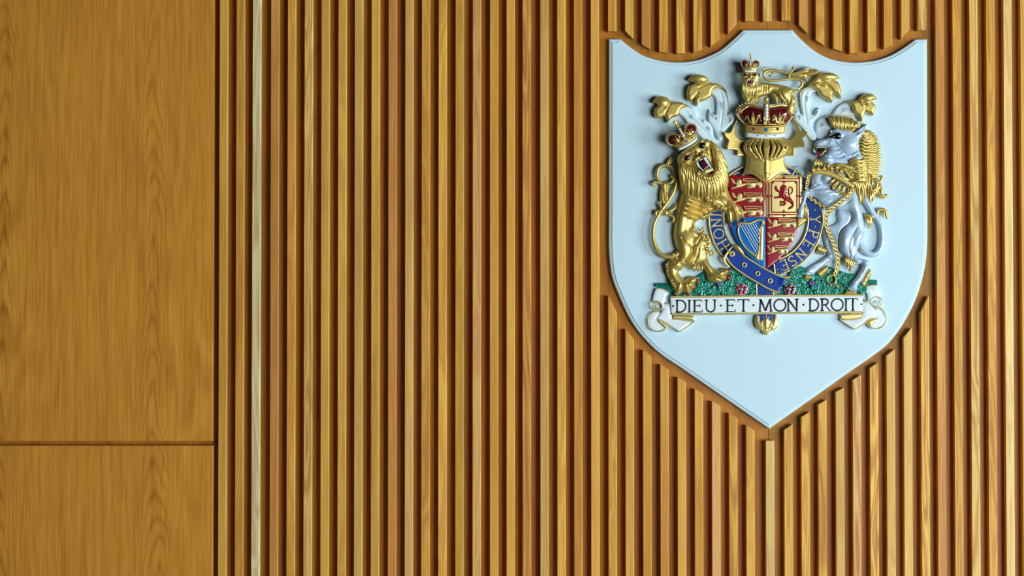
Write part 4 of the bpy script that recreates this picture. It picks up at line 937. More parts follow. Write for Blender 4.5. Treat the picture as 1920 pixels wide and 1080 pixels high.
m.relief(LB, 34, 52, 62, 3.2, bumps=[
    (560, 1150, 110, 60, 15, 26), (690, 1195, 60, 40, 50, 20), (360, 1180, 90, 110, 0, 16), (420, 1380, 60, 40, 20, 18), (330, 1480, 70, 110, 8, 20), (440, 1500, 60, 90, 0, 10), (285, 1620, 60, 50, 0, 14), (500, 1640, 60, 60, 30, 10), (370, 1770, 60, 50, 0, 14), (600, 1705, 60, 45, 0, 12), (300, 1300, 50, 130, 8, 8)],
    strokes=[([(345, 1185), (420, 1215), (515, 1248)], 6, 12), ([(335, 1220), (405, 1250), (480, 1268)], 6, 12), ([(330, 1255), (385, 1280), (440, 1290)], 6, 11), ([(365, 1155), (450, 1190), (530, 1220)], 6, 11), ([(380, 1135), (470, 1165), (560, 1190)], 5, 9),
             ([(340, 1203), (412, 1232), (500, 1260)], 5, -10), ([(332, 1238), (395, 1265), (460, 1282)], 5, -10), ([(355, 1170), (435, 1202), (522, 1234)], 5, -10), ([(372, 1145), (460, 1177), (550, 1206)], 5, -8),
             ([(308, 1420), (335, 1460), (372, 1485)], 7, -12), ([(372, 1485), (385, 1530), (350, 1590), (290, 1625)], 7, -15), ([(430, 1385), (445, 1430), (420, 1475), (380, 1490)], 6, -10), ([(440, 1500), (430, 1560), (400, 1620)], 6, -9),
             ([(505, 1060), (560, 1100), (600, 1140), (640, 1200)], 7, -10), ([(660, 1180), (672, 1260), (676, 1310)], 6, 8), ([(690, 1190), (720, 1250), (728, 1300)], 6, 8), ([(710, 1180), (750, 1220), (775, 1270)], 6, 8), ([(720, 1170), (755, 1190), (782, 1222)], 5, 7),
             ([(682, 1220), (700, 1285)], 5, -12), ([(712, 1215), (746, 1285)], 5, -12), ([(735, 1200), (780, 1246)], 5, -11),
             ([(300, 1760), (285, 1840)], 6, 7), ([(340, 1760), (360, 1840)], 6, 8), ([(370, 1750), (400, 1795)], 6, 8), ([(320, 1790), (325, 1832)], 5, -12), ([(365, 1790), (385, 1822)], 5, -11), ([(385, 1760), (412, 1768)], 5, -10),
             ([(590, 1690), (650, 1680)], 6, 8), ([(590, 1720), (650, 1725)], 6, 8), ([(560, 1730), (590, 1755)], 6, 6), ([(610, 1706), (655, 1702)], 5, -12), ([(580, 1730), (620, 1745)], 5, -10),
             ([(205, 1600), (240, 1620), (280, 1610)], 6, -7), ([(275, 1578), (300, 1600), (320, 1640)], 6, -10)])
lion = m.build('lion', [GOLD], root, label='large crowned gold lion holding the shield from the left')
rb = random.Random(5)
for (x0, y0, x1, y1, n_, dx, dy, h_) in ((200, 1620, 262, 1790, 12, -12, 26, 56), (500, 1130, 640, 1215, 10, -22, 26, 98), (470, 1270, 520, 1250, 7, -4, 24, 60), (400, 1340, 400, 1360, 3, 14, 20, 60), (430, 1490, 470, 1530, 4, 14, 30, 74), (395, 1640, 460, 1640, 5, 4, 34, 60), (255, 1545, 280, 1575, 4, -22, 8, 50)):
    m = MB(70)
    for i in range(n_):
        t = i/(n_-1); x = x0+(x1-x0)*t+rb.uniform(-6, 6); y = y0+(y1-y0)*t+rb.uniform(-5, 5)
        m.lock([(x-dx*0.5, y-dy*0.5, h_), (x, y, h_+8), (x+dx*0.6, y+dy*0.6, h_+4), (x+dx*0.7+4, y+dy*1.1, h_-4)], 9 if n_ < 11 else 8)
    m.build('hair_tuft', [GOLD], lion)
for (cx, cy) in ((468, 1372), (540, 1540)):     # star shaped knee tufts
    m = MB(62)
    for k in range(5):
        a = math.radians(-90+72*k); m.tube([(cx, cy, 60), (cx+18*math.cos(a), cy+18*math.sin(a), 64), (cx+30*math.cos(a), cy+30*math.sin(a), 56)], [8, 7, 2], 1, 6, 3)
    m.build('star_tuft', [GOLD], lion)
m = MB(70)
m.relief([(430, 1400), (460, 1385), (500, 1400), (530, 1440), (528, 1490), (500, 1530), (470, 1500), (440, 1480), (428, 1440)], 70, 14, 18, 3.5, down=40, strokes=[([(440, 1440), (480, 1430), (520, 1450)], 4, -8), ([(440, 1470), (480, 1465), (520, 1480)], 4, -8), ([(450, 1410), (480, 1425)], 4, -7), ([(455, 1495), (490, 1500), (510, 1500)], 4, -7)])
for i in range(16):
    x, y = rb.uniform(435, 505), rb.uniform(1400, 1500); a = rb.uniform(-0.2, 1.3)
    m.lock([(x, y, 84), (x+12*math.cos(a), y+12*math.sin(a), 90), (x+26*math.cos(a+0.4), y+26*math.sin(a+0.4), 86), (x+38*math.cos(a+0.2), y+38*math.sin(a+0.2), 76)], 7)
m.build('knee_hair', [GOLD], lion)
for x, y, r_, ry_, a_, h_ in ((784, 1216, 10, 16, 0, 62), (778, 1294, 11, 18, 10, 74), (729, 1322, 12, 18, 0, 80), (674, 1328, 13, 18, 20, 72), (271, 1846, 14, 16, 30, 50), (362, 1840, 16, 18, -30, 56), (405, 1796, 15, 16, -40, 56), (430, 1750, 15, 22, -20, 56), (663, 1672, 15, 17, 0, 56), (663, 1722, 16, 24, -10, 60)):
    q = MB(h_); q.ball(x, y, h_, r_, 14, ry=ry_, ang=a_); q.build('claw', [RED], lion, label='glossy red claw')
# tail
m = MB(40)
m.tube(Z([(290, 1535), (265, 1560), (215, 1568), (165, 1555), (125, 1510), (103, 1450), (98, 1390), (108, 1320), (135, 1262), (165, 1215), (190, 1180), (225, 1130), (255, 1075), (270, 1020), (272, 965), (258, 920), (228, 893), (190, 882), (152, 892), (132, 925), (128, 960), (140, 995), (165, 1015)], 42), [22, 21, 19, 17, 16, 15, 15, 14, 14, 15, 15, 14, 14, 15, 16, 16, 15, 15, 15, 14, 12, 9], 1, 12)
m.relief([(140, 990, 'c'), (165, 1000), (190, 1005), (215, 1000), (222, 1040), (210, 1080), (215, 1130), (205, 1190), (195, 1235, 'c'), (175, 1180), (150, 1140), (148, 1090), (158, 1050), (150, 1020)], 30, 26, 22, 3.2, strokes=[([(160, 1020), (175, 1080), (190, 1200)], 4, -7), ([(200, 1010), (195, 1090), (196, 1190)], 4, -7), ([(180, 1010), (183, 1090), (192, 1210)], 4, 7)])
m.tube(Z([(165, 1020), (135, 1012), (112, 1008), (98, 1020), (110, 1036), (128, 1030)], 44), [9, 11, 12, 11, 8, 4])
m.tube(Z([(175, 1025), (215, 1020), (245, 1000), (250, 970), (238, 962), (230, 975)], 46), [9, 12, 12, 10, 7, 4])
m.tube(Z([(205, 885), (212, 860), (225, 838), (238, 818)], 44), [10, 13, 10, 2]); m.tube(Z([(222, 872), (238, 850), (242, 830)], 46), [4, 7, 2])
m.tube(Z([(190, 1235), (165, 1210), (150, 1180), (155, 1140)], 44), [12, 14, 11, 2]); m.tube(Z([(195, 1240), (230, 1225), (262, 1200), (280, 1165)], 44), [11, 14, 11, 2])
m.tube(Z([(185, 1250), (150, 1232), (125, 1230), (118, 1250), (132, 1270), (145, 1262)], 44), [10, 12, 12, 10, 8, 4]); m.tube(Z([(195, 1255), (225, 1255), (250, 1270), (252, 1295), (240, 1310), (232, 1298)], 44), [9, 11, 11, 9, 7, 4])
m.ball(192, 1238, 44, 22, 18)
m.build('tail', [GOLD], lion)
# mane: base and three rows of locks
m = MB(110)
m.relief([(290, 850), (298, 930), (300, 1000), (318, 1050), (360, 1078), (430, 1090), (520, 1090), (590, 1078), (640, 1050), (662, 1000), (660, 920), (645, 850), (610, 790), (560, 740), (520, 700), (400, 780)], 70, 38, 70, 6, down=30)
def mrow(n_, src, dst, r_, h0_, h1_, wob=6):
    S_ = smooth_open(src, 8); D_ = smooth_open(dst, 8)
    for i in range(n_):
        t = i/(n_-1); a = S_[int(t*(len(S_)-1))]; b = D_[int(t*(len(D_)-1))]; d = b-a
        nn = np.array((-d[1], d[0]))/(np.linalg.norm(d)+1e-6); w_ = wob*math.sin(i*1.7+1)
        p = [(*(a+d*k+nn*(w_*math.sin(k*6.0)+k*k*10)), h0_+(h1_-h0_)*k**1.5+10*math.sin(math.pi*k)) for k in (0, 0.22, 0.45, 0.7, 0.88, 1.0)]
        m.lock(p, r_*(1+0.12*math.sin(i*2.3)), 0.9)
mrow(21, [(308, 860), (345, 888), (395, 905), (445, 935), (500, 962), (545, 950), (562, 900), (560, 840), (550, 780), (540, 730)], [(322, 1068), (360, 1108), (415, 1132), (470, 1142), (522, 1140), (572, 1128), (618, 1106), (650, 1076), (672, 1035), (672, 975)], 21, 128, 84, 5)
mrow(7, [(525, 700), (545, 735), (560, 790)], [(636, 820), (664, 880), (672, 960)], 18, 120, 96, 4)
mrow(19, [(312, 870), (350, 893), (400, 912), (450, 942), (500, 966), (542, 955), (558, 905), (556, 850)], [(345, 985), (375, 1015), (425, 1040), (480, 1055), (530, 1050), (575, 1030), (615, 985), (630, 925)], 9, 143, 128, 5)
mrow(13, [(440, 925), (480, 955), (510, 962), (540, 950), (552, 920)], [(425, 985), (470, 1005), (515, 1012), (560, 995), (590, 950)], 9, 150, 142, 3)
mane = m.build('mane', [GOLD], lion)
m = MB(150)
FACE = K(1230, 225, 10.8, [(470, 700), (600, 590), (760, 480), (880, 400), (960, 385), (1060, 385), (1105, 440), (1110, 520), (1120, 620), (1130, 760), (1140, 900), (1170, 980), (1150, 1050), (1060, 1085), (1000, 1060), (900, 1040), (800, 980), (700, 940), (600, 920), (520, 900), (460, 870), (440, 800)])
k = lambda *p: K(1230, 225, 10.8, p)
kp = lambda x, y: K(1230, 225, 10.8, [(x, y)])[0]
m.relief(FACE, 112, 40, 46, 3, down=90, bumps=[(*kp(760, 620), 50, 60, -30, 14), (*kp(800, 810), 28, 24, -30, 22), (*kp(940, 700), 28, 26, -30, 22), (*kp(830, 700), 16, 34, -30, 18), (*kp(1090, 1020), 30, 18, -30, 16), (*kp(620, 880), 34, 24, 20, 14), (*kp(1060, 640), 22, 40, -20, 12), (*kp(620, 690), 34, 14, -30, 10), (*kp(920, 430), 30, 14, -30, 10)],
         strokes=[(k((740, 560), (800, 640)), 5, -6), (k((890, 650), (870, 720), (790, 745)), 3.4, -10), (k((870, 720), (890, 760)), 3, -8), (k((700, 940), (760, 880), (830, 850)), 4, -6), (k((1000, 640), (1040, 700), (1100, 850)), 4, -7), (k((600, 900), (680, 870), (720, 930)), 4, -7)])
m.relief(k((440, 830), (450, 780), (500, 780), (530, 840), (520, 900), (480, 920)), 110, 18, 16, 3, down=90, strokes=[(k((480, 820), (490, 880)), 5, -10)])
m.relief(k((980, 440), (1020, 380), (1070, 385), (1105, 440), (1100, 500), (1060, 490)), 116, 18, 16, 3, down=90, strokes=[(k((1040, 410), (1080, 460)), 5, -10)])
m.build('face', [GOLD], lion)
m = MB(160)
m.ball(*kp(635, 770), 150, 27, 18, ry=22, ang=-30); m.ball(*kp(940, 520), 152, 29, 18, ry=25, ang=-30)
m.tube([(*kp(700, 700), 158), (*kp(660, 740), 156)], [3, 7], 0.6, 6, 2)
for q_ in (((745, 560), (800, 640), (760, 740), (800, 760)), ((895, 645), (870, 720), (790, 745))): pass
m.build('eyes', [BLACK], lion, label='glossy black eyes')
m = MB(170); m.tube(Z(k((775, 750), (830, 735), (870, 725), (885, 690), (890, 645)), 172), [2.5, 5, 6, 5, 2.5], 1, 6, 4); m.tube(Z(k((870, 725), (895, 775)), 172), [5, 3], 1, 6, 2); m.build('nose', [BLACK], lion)
m = MB(165)
for i in range(7): m.lock(Z(k((1000+22*i, 1010-8*i), (1010+22*i, 1050-8*i), (1020+24*i, 1095-10*i)), 160), 7)
m.build('chin_tuft', [GOLDL], lion)
m = MB(165)
m.relief(k((805, 885, 'c'), (860, 830), (900, 790), (960, 740), (1010, 715, 'c'), (1060, 790), (1110, 880), (1140, 960, 'c'), (1090, 1000), (1000, 1055, 'c'), (940, 1040), (860, 970)), 150, 10, 8, 3, down=130, mat=0)
m.relief(k((910, 860), (980, 830), (1060, 900), (1080, 940), (1000, 990), (940, 940)), 156, 8, 12, 3, down=140, mat=1)
m.relief(k((950, 770, 'c'), (1005, 735, 'c'), (1060, 830), (1130, 960, 'c'), (1100, 970, 'c'), (1040, 900), (980, 820)), 156, 8, 6, 3, down=140, mat=2)
m.relief(k((808, 870, 'c'), (850, 835, 'c'), (880, 920), (930, 985), (1000, 1040, 'c'), (960, 1045, 'c'), (880, 980), (830, 925)), 156, 8, 6, 3, down=140, mat=2)
for a, b in (((885, 830), (900, 800)), ((905, 815), (925, 790)), ((930, 805), (945, 785)), ((990, 1000), (980, 980)), ((1020, 985), (1010, 965)), ((1050, 965), (1040, 945)), ((1075, 945), (1065, 928))): m.tube(Z(k(a, b), 164), [4, 2.5], 1, 6, 1, 2)
m.build('open_mouth', [BLACK, CRIM, WHITE], lion, label='black mouth with white fangs')
merged_crown((366, 734), 158, -30.4, 118, lion, 1.1)
# ---------------- the silver unicorn on the right
C9 = lambda pts: K(1510, 200, 9, pts)
C6 = lambda pts: K(1490, 300, 6.75, pts)
C7 = lambda pts: K(1490, 420, 7.2, pts)
D9 = lambda pts: K(1520, 300, 9, pts)
m = MB(60)
UB = C9([(175, 590), (160, 640), (185, 690), (280, 685), (365, 690), (385, 730), (345, 790), (290, 830), (265, 880), (280, 930)]) + \
     [(1345, 880), (1315, 915), (1296, 950), (1284, 990), (1281, 1042), (1255, 1056), (1219, 1070), (1206, 1095), (1214, 1130), (1208, 1160), (1190, 1196), (1178, 1240), (1174, 1265), (1200, 1278), (1228, 1272), (1236, 1222), (1237, 1180), (1248, 1142), (1262, 1118), (1308, 1122), (1338, 1145), (1370, 1178), (1409, 1200), (1456, 1196), (1492, 1220), (1545, 1219), (1580, 1230), (1596, 1262), (1580, 1305), (1530, 1345), (1503, 1385), (1492, 1430), (1496, 1490), (1530, 1545), (1574, 1584), (1600, 1600), (1616, 1626), (1660, 1624), (1664, 1650), (1632, 1703), (1584, 1755), (1556, 1800), (1590, 1822), (1626, 1822), (1638, 1781), (1671, 1742), (1704, 1680), (1722, 1635), (1728, 1605), (1695, 1587), (1650, 1575), (1630, 1548), (1645, 1487), (1662, 1450), (1690, 1410), (1686, 1330), (1668, 1235), (1640, 1140), (1650, 1060), (1665, 950), (1668, 860)] + \
     C9([(965, 820), (930, 780), (915, 700), (905, 590), (960, 520), (1000, 400), (1048, 288, 'c'), (960, 340), (880, 390), (820, 440), (740, 410), (620, 385), (500, 370), (430, 430), (390, 520), (270, 560)])
fl = lambda X, Y, d: np.where(Y < 860, 30.0, 30*np.clip((1000-Y)/140, 0, 1))
st = [(C9([(460, 560), (530, 650), (610, 750), (700, 815), (820, 790), (900, 720)]), 5, -20), (C9([(640, 810), (600, 760), (520, 640)]), 6, 5), (C9([(400, 850), (500, 880), (600, 870), (650, 840)]), 5, -18), (C9([(750, 860), (820, 860), (870, 800)]), 5, -14),
      (C9([(380, 690), (450, 670), (520, 680)]), 4, -12), (C9([(380, 735), (480, 745), (560, 735)]), 4, -14), (C9([(250, 590), (330, 600), (400, 580)]), 3, -5), (C9([(210, 630), (300, 650), (400, 620)]), 3, -5), (C9([(300, 670), (370, 660), (430, 620)]), 3, 5),
      (C9([(830, 470), (920, 430), (1000, 350)]), 7, -22), (C9([(400, 800), (500, 820), (600, 790)]), 4, -5),
      (C6([(310, 310), (250, 340), (180, 370)]), 4, -9), (C6([(330, 300), (420, 320), (470, 380), (520, 420)]), 4, -12), (C6([(200, 400), (300, 370), (420, 360)]), 4, -6), (C6([(200, 440), (320, 430), (480, 400)]), 4, -7), (C6([(340, 540), (430, 490), (510, 460)]), 4, -7), (C6([(400, 580), (460, 540), (520, 480)]), 4, -6), (C6([(240, 460), (340, 480), (460, 430)]), 5, 6), (C6([(300, 330), (250, 300), (235, 230)]), 4, -6),
      (C6([(100, 430), (110, 520), (80, 640)]), 4, -5), (C6([(130, 480), (120, 560), (125, 640)]), 3, -5), (C6([(40, 700), (110, 715)]), 3, -7),
      (C6([(560, 620), (640, 560), (720, 500)]), 6, -6), (C6([(790, 420), (850, 560), (880, 720)]), 6, -5),
      (C7([(840, 40), (800, 130), (750, 220), (735, 330), (750, 450)]), 5, -14), (C7([(870, 330), (820, 410), (780, 470)]), 5, -8), (C7([(850, 450), (930, 480), (1000, 480)]), 4, -7), (C7([(960, 540), (920, 640), (880, 720)]), 4, -5), (C7([(720, 850), (780, 890), (840, 890)]), 3, -8), (C7([(760, 790), (820, 830), (860, 820)]), 3, 5)]
bp = [(*C9([(740, 640)])[0], 80, 74, 10, 26), (*C9([(250, 620)])[0], 42, 24, -10, 8), (*C9([(360, 910)])[0], 40, 26, 0, 14), (*C9([(870, 880)])[0], 44, 24, 0, 12), (*C9([(560, 490)])[0], 34, 24, 0, 10),
      (*C6([(400, 240)])[0], 46, 40, 0, 26), (*C6([(400, 430)])[0], 100, 46, 10, 26), (*C6([(130, 420)])[0], 28, 30, 0, 14), (*C6([(560, 400)])[0], 70, 60, 0, 16), (*C6([(760, 560)])[0], 60, 110, -10, 16), (*C7([(680, 220)])[0], 62, 120, 10, 30), (*C7([(860, 220)])[0], 44, 90, 0, 12), (*C7([(960, 530)])[0], 34, 28, 0, 10), (*C7([(790, 830)])[0], 34, 26, -30, 8), (*C6([(40, 640)])[0], 20, 26, 0, 6)]
m.relief(UB, 34, 40, 46, 3.4, bumps=bp, strokes=st, fn=fl, down=0)
uni = m.build('unicorn', [SILVER], root, label='silvery white unicorn with gold mane, coronet collar and chain')
# far legs
m = MB(30)
m.relief([(1400, 1345), (1440, 1330), (1480, 1300), (1480, 1225), (1560, 1215), (1600, 1250), (1590, 1320), (1530, 1380), (1510, 1460), (1490, 1520), (1455, 1490), (1430, 1430)], 8, 30, 40, 4.5)
m.relief([(1366, 1360), (1400, 1345), (1430, 1400), (1425, 1470), (1440, 1520), (1458, 1560), (1450, 1590), (1400, 1622), (1343, 1666), (1300, 1702), (1262, 1706), (1232, 1692), (1254, 1653), (1327, 1607), (1382, 1570), (1405, 1545), (1385, 1480), (1372, 1410)], 10, 26, 24, 3.6, bumps=[(1425, 1560, 26, 26, 0, 8), (1270, 1675, 30, 20, -30, 8)], strokes=[([(1245, 1680), (1290, 1700)], 3, -6), ([(1290, 1640), (1400, 1590)], 4, 5)])
m.build('far_hind_leg', [SILVER], uni); m = MB(20)
m.relief([(1128, 905), (1180, 884), (1215, 898), (1255, 930), (1290, 1000), (1240, 1000), (1195, 945)], 8, 16, 20, 4, strokes=[([(1180, 895), (1240, 940)], 4, -5)])
m.build('far_foreleg', [SILVER], uni)
def hoof(pts, h, H_=22):
    q = MB(h); q.relief(pts, h, H_, 16, 3.5, down=0); q.build('hoof', [GOLD], uni, label='gilded hoof')
hoof(C6([(22, 740, 'c'), (80, 722), (132, 728, 'c'), (155, 770, 'c'), (60, 850), (20, 870, 'c')]), 40)
hoof(C7([(655, 950, 'c'), (690, 895, 'c'), (760, 900), (838, 905, 'c'), (832, 955, 'c')]), 34)
hoof(C7([(112, 750, 'c'), (135, 675, 'c'), (180, 690), (240, 700, 'c'), (236, 735, 'c'), (180, 750)]), 20)
# horn
m = MB(160)
h0, h1 = C9([(345, 130)])[0], C9([(805, 165)])[0]
m.tube([(*h0, 176), (*h1, 140)], [1.5, 4, 6], 1, 8, 6)
for i in range(26):
    t = i/25; x = h0[0]+(h1[0]-h0[0])*t; y = h0[1]+(h1[1]-h0[1])*t; r_ = 1.5+4.8*t
    m.tube([(x-2, y-r_, 178-36*t), (x+2, y, 176-36*t+r_+1), (x+5, y+r_, 178-36*t)], 1.2, 1, 5, 3)
m.build('horn', [GOLD], uni, label='thin twisted gold horn pointing left')
# forelock
m = MB(120)
m.relief(C9([(420, 190), (500, 160), (650, 170), (800, 180), (860, 240), (950, 300), (880, 360), (820, 420), (700, 400), (560, 370), (480, 340), (440, 260)]), 70, 18, 30, 5, down=40)
for i in range(19):
    t = i/18; x0 = 430+t*450; y0 = 175-25*math.sin(t*3.1)+80*t*t+12*math.sin(i*2.4); x1 = 500+t*340; y1 = 355+45*math.sin(t*2.2)
    p = C9([(x0, y0), (x0+0.3*(x1-x0)+12*math.sin(i*1.9), y0+0.35*(y1-y0)), (x0+0.7*(x1-x0)-10*math.sin(i*1.9), y0+0.7*(y1-y0)), (x1, y1)])
    m.lock([(*q, 92+12*math.sin(j)) for j, q in enumerate(p)], 7.5)
for p in (((880, 300), (920, 290), (960, 300)), ((850, 350), (900, 340), (945, 330)), ((860, 250), (900, 260), (930, 280))): m.lock(Z(C9(p), 88), 7)
m.build('forelock', [GOLD], uni)
# mane fringe
m = MB(60)
m.relief([(1625, 650), (1680, 610), (1730, 620), (1780, 690), (1800, 780), (1800, 880), (1780, 960), (1740, 1010), (1690, 1120), (1650, 1180), (1600, 1100), (1560, 1000), (1600, 900), (1650, 850), (1660, 760)], 20, 40, 50, 6)
tips = smooth_open([(1735, 618), (1765, 640), (1790, 670), (1806, 710), (1815, 755), (1822, 800), (1824, 850), (1820, 900), (1812, 940), (1800, 975)], 6)
roots = smooth_open([(1635, 660), (1650, 690), (1665, 720), (1672, 760), (1672, 800), (1668, 840), (1660, 875), (1650, 905), (1645, 930), (1640, 950)], 6)
n_ = 25
for i in range(n_):
    t = i/(n_-1); a = roots[int(t*(len(roots)-1))]; b = tips[int(t*(len(tips)-1))]; d = b-a
    m.lock([(*a, 66), (a[0]+d[0]*0.3, a[1]+d[1]*0.3-8, 76), (a[0]+d[0]*0.6, a[1]+d[1]*0.6+5, 66), (a[0]+d[0]*0.85, a[1]+d[1]*0.85-3, 54), (*b, 46)], 9)
for i in range(12):     # inner layer along the neck
    t = i/11; x = 1640-20*t; y = 670+280*t
    m.lock([(x-6, y-10, 80), (x+22, y-14, 88), (x+50, y+2, 86), (x+85, y-2, 76), (x+118, y+6, 60)], 9.5)
m.relief([(1590, 862), (1640, 846), (1680, 840), (1700, 900), (1695, 1000), (1640, 1020), (1580, 990), (1520, 935), (1470, 905), (1500, 880)], 92, 26, 26, 4, down=40)
for i in range(12):
    t = i/11; m.lock([(1440+120*t, 892+20*math.sin(i*1.3), 116), (1490+100*t, 878+45*t, 126), (1560+80*t, 900+60*t, 126), (1620+60*t, 885+100*t, 116)], 9)
for i in range(15):     # swept locks covering the side of the neck
    t = i/14; y = 850+150*t; w_ = 8*math.sin(i*1.9)
    m.lock([(1560+30*t, y+6, 118), (1600+20*t, y-8+w_, 128), (1640+10*t, y+6-w_, 128), (1680, y-4+w_, 118), (1715, y+8, 92)], 10)
for i in range(11):     # hanging locks over the shoulder
    t = i/10; x0 = 1580+t*150; y0 = 930+20*t; x1 = 1600+t*140; y1 = 1180-abs(t-0.45)*180
    m.lock([(x0, y0, 86), (x0+6*math.sin(i*2), y0+70, 92), ((x0+x1)/2-8*math.sin(i*2), (y0+y1)/2+20, 86), (x1, y1, 62)], 11)
for i in range(10):     # tangled locks at the nape
    y = 880+i*11; m.lock([(1520+i*4, y+10, 96), (1560+i*3, y-6, 102), (1610, y+4, 100), (1660, y-8, 86)], 7.5)
for i in range(9):
    t = i/8; x = 1560+20*t; m.lock([(x-60+60*t, 890+120*t, 106), (x-20+30*t, 905+110*t, 112), (x+20, 925+100*t, 108), (x+40, 950+80*t, 96)], 7)
m.build('mane', [GOLD], uni)
# eye, mouth, nostril
m = MB(130)
m.ball(*C9([(553, 492)])[0], 116, 29, 16, ry=26)
m.tube([(*C9([(500, 500)])[0], 122), (*C9([(405, 515)])[0], 112)], [8, 6], 0.6, 6, 2); m.tube(Z(C9([(495, 535), (560, 550), (610, 520)]), 122), 2, 1, 6)
m.build('eye', [BLACK], uni, label='glossy black eye')
m = MB(112)
m.relief(C9([(190, 705, 'c'), (260, 695), (330, 700), (345, 740), (310, 790), (260, 840), (220, 830), (205, 770)]), 92, 14, 8, 3, down=60, mat=0)
m.relief(C9([(205, 760), (250, 765), (280, 800), (270, 835), (235, 842), (212, 810)]), 100, 12, 12, 3, down=90, mat=1)
for x, y in ((295, 775), (320, 765), (345, 755), (340, 730), (300, 800), (270, 820)): m.ball(*C9([(x, y)])[0], 108, 7, 5, mat=2, seg=6)
m.tube(Z(C9([(180, 698), (260, 690), (330, 692), (375, 705)]), 108), 3.5, 1, 6, 4, 2)
for x, y in ((150, 735), (175, 765), (160, 750)): m.ball(*C9([(x, y)])[0], 90, 7, 5, mat=3, seg=6)
m.build('open_mouth', [BLACK, RED, GOLDL, WHITE], uni, label='red tongue and gold teeth in a black mouth')
m = MB(110); m.ball(*C9([(438, 418)])[0], 104, 8, 8); m.build('silver_stud', [STONE], uni)
# beard and fetlock hair
m = MB(60); rb = random.Random(9)
def tuft(mb, pts_a, pts_b, n_, r_, h_, wob=5):
    for i in range(n_):
        t = i/max(1, n_-1); a = np.array(pts_a[0])*(1-t)+np.array(pts_a[1])*t; b = np.array(pts_b[0])*(1-t)+np.array(pts_b[1])*t
        w_ = wob*math.sin(i*2.1)
        mb.lock([(*a, h_), (a[0]*0.7+b[0]*0.3+w_, a[1]*0.7+b[1]*0.3, h_+8), (a[0]*0.35+b[0]*0.65-w_, a[1]*0.35+b[1]*0.65, h_+6), (*b, h_-4)], r_)
tuft(m, ((1318, 838), (1352, 846)), ((1290, 912), (1340, 905)), 4, 11, 92, 6); tuft(m, ((1362, 862), (1420, 880)), ((1352, 915), (1405, 925)), 4, 9, 96, 6)
m.build('beard', [GOLD], uni)
for A_, B_, n_, r_, h_, w_ in ((C7([(690, 450), (800, 480)]), C7([(680, 560), (745, 660)]), 8, 12, 48, 9), (C7([(1005, 610), (900, 780)]), C7([(1020, 710), (955, 850)]), 10, 11, 36, 4),
    (C7([(430, 560), (300, 650)]), C7([(425, 660), (370, 720)]), 8, 10, 26, 3), (C7([(330, 280), (400, 330)]), C7([(310, 410), (400, 425)]), 8, 11, 24, 9),
    (C6([(130, 560), (165, 600)]), C6([(130, 720), (165, 760)]), 6, 9, 40, 3), (C7([(860, 320), (880, 350)]), C7([(950, 400), (940, 415)]), 4, 7, 30, 2)):
    m = MB(h_); tuft(m, A_, B_, n_, r_, h_, w_); m.build('hair_tuft', [GOLD], uni)
# collar: curved band with leaf points
m = MB(118)
band = Z(C6([(230, 150), (330, 150), (430, 170), (530, 210), (620, 260), (700, 310), (745, 340)]), 112)
m.tube(band, [16, 20, 21, 21, 20, 18, 14], 0.7, 10); m.tube([(x, y-17, h+8) for x, y, h in band], 5); m.tube([(x+2, y+17, h+6) for x, y, h in band], 5)
for x, y in ((235, 110), (300, 100), (375, 90), (430, 60), (470, 90), (540, 80), (590, 130)):
    p = C6([(x, y)])[0]; m.tube([(p[0], p[1]+34, 112), (p[0]-2, p[1]+8, 124), (p[0]+2, p[1]-16, 116)], [9, 11, 3], 0.8, 6, 3); m.ball(p[0]+10, p[1]+14, 116, 8, 7, seg=6)
for p in (((560, 150), (600, 200), (650, 240), (700, 250)), ((520, 120), (560, 180), (620, 230), (690, 280)), ((600, 120), (660, 160), (700, 220), (760, 230)), ((640, 90), (700, 140), (730, 180), (790, 200)), ((650, 180), (690, 160), (740, 180), (720, 220), (680, 210))): m.tube(Z(C6(p), 120), [4, 8, 8, 3], 1, 6)
for a, b, c in (((520, 240), (470, 280), (430, 300)), ((560, 270), (510, 320), (470, 330)), ((600, 300), (560, 360), (510, 390)), ((640, 330), (610, 400), (540, 420)), ((690, 350), (680, 420), (570, 440)), ((560, 300), (520, 310), (480, 380)), ((720, 360), (700, 430), (640, 450))):
    m.relief(strip(C6([a, b, c]), [20, 26, 3], 4), 96, 14, 12, 3.5, down=70, strokes=[(C6([a, b, c]), 3, -5)])
m.build('coronet_collar', [GOLD], uni, label='gold coronet collar with leaf points')
# tail
m = MB(36)
m.tube(Z([(1648, 1440), (1664, 1490), (1700, 1535), (1750, 1550), (1795, 1520), (1815, 1460), (1815, 1390), (1800, 1320), (1768, 1270), (1735, 1220), (1700, 1150), (1665, 1090), (1640, 1060)], 32), [24, 24, 23, 22, 21, 20, 19, 19, 20, 24, 28, 28, 22], 0.95, 12)
tl = m.build('tail', [SILVER], uni)
m = MB(40)
m.tube(Z([(1680, 1260), (1700, 1255), (1725, 1275), (1728, 1310), (1715, 1345), (1722, 1355)], 44), [8, 13, 15, 13, 9, 3]); m.tube(Z([(1690, 1262), (1740, 1262), (1752, 1285)], 42), [6, 10, 3]); tuft(m, ((1688, 1262), (1712, 1265)), ((1715, 1345), (1732, 1350)), 4, 6, 50, 3)
m.tube(Z([(1778, 1275), (1785, 1225), (1815, 1212), (1840, 1228), (1850, 1260), (1856, 1285)], 36), [7, 12, 14, 14, 12, 4]); m.tube(Z([(1800, 1225), (1825, 1240), (1835, 1275)], 42), [3, 8, 2])
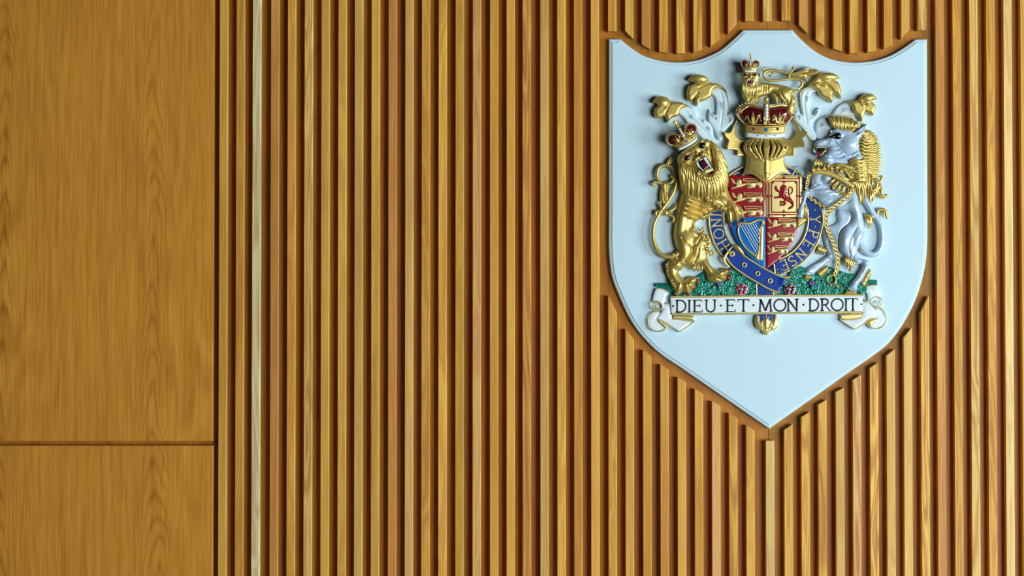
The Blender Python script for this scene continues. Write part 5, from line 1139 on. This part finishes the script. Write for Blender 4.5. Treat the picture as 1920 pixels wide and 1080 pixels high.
# upper brush with curls
m.tube(Z([(1690, 970), (1730, 960), (1770, 985), (1790, 1010), (1810, 985), (1808, 965), (1790, 965)], 50), [6, 10, 12, 12, 11, 9, 5])
m.tube(Z([(1700, 1060), (1730, 1075), (1765, 1060), (1775, 1020), (1755, 992), (1725, 1005)], 50), [8, 13, 14, 13, 10, 5])
tuft(m, ((1720, 1075), (1800, 1020)), ((1725, 1190), (1760, 1110)), 7, 13, 44, 7)
m.tube(Z([(1790, 1010), (1808, 1060), (1810, 1100), (1830, 1115), (1850, 1108), (1840, 1095)], 44), [10, 14, 13, 12, 8, 3]); m.tube(Z([(1775, 1030), (1790, 1080), (1800, 1110), (1815, 1128), (1835, 1130)], 40), [8, 10, 9, 8, 3])
m.build('gilded_tail_tufts', [GOLD], tl)
# chain of links
m = MB(80)
def chain(pts, n_, R1=15, R2=10.5, tw=5.2):
    P_ = smooth_open(pts, 12); L = np.concatenate(([0], np.cumsum(np.linalg.norm(np.diff(P_, axis=0), axis=1)))); 
    for i in range(n_):
        s = L[-1]*(i+0.5)/n_; j = min(len(P_)-2, int(np.searchsorted(L, s))-1 if s > 0 else 0); j = max(j, 0)
        f_ = (s-L[j])/max(L[j+1]-L[j], 1e-6); p = P_[j]*(1-f_)+P_[j+1]*f_; t = P_[j+1]-P_[j]; a = math.atan2(t[1], t[0])
        ca, sa = math.cos(a), math.sin(a); sgn = 1 if i % 2 else -1; q = []
        for k_ in range(11):
            an = 2*math.pi*k_/10; x = R1*math.cos(an); y = R2*math.sin(an)+sgn*2.5
            q.append((p[0]+x*ca-y*sa, p[1]+x*sa+y*ca, p[2]+sgn*3+3*math.sin(an)*sgn))
        m.tube(q, tw, 1, 6, 1, cap=False)
chain([(1600, 1055, 112), (1560, 1110, 106), (1500, 1160, 100), (1440, 1205, 90), (1400, 1260, 70), (1402, 1330, 60), (1425, 1400, 60), (1460, 1480, 60), (1485, 1560, 58), (1488, 1620, 52), (1470, 1700, 44)], 44); m.build('chain', [GOLD], uni, label='long gold link chain'); m = MB(60)
chain([(1300, 925, 96), (1270, 960, 70), (1255, 1010, 60), (1252, 1055, 50)], 8, 13, 9); m.build('chain', [GOLD], uni); m = MB(50)
chain([(1262, 1115, 50), (1310, 1150, 44), (1370, 1190, 44), (1410, 1215, 50)], 9, 12, 8); m.build('chain', [GOLD], uni); m = MB(50)
m.tube([(1438+32*math.cos(a), 1738+34*math.sin(a), 46) for a in np.linspace(0, 2*math.pi, 19)], 5.5, 1, 8, 2, cap=False)
m.tube(Z([(1455, 1765), (1475, 1785), (1488, 1800)], 48), [7, 9, 9])
m.build('ring_and_peg', [GOLD], uni)
for o in ALLP:
    if '_org' in o: del o['_org']
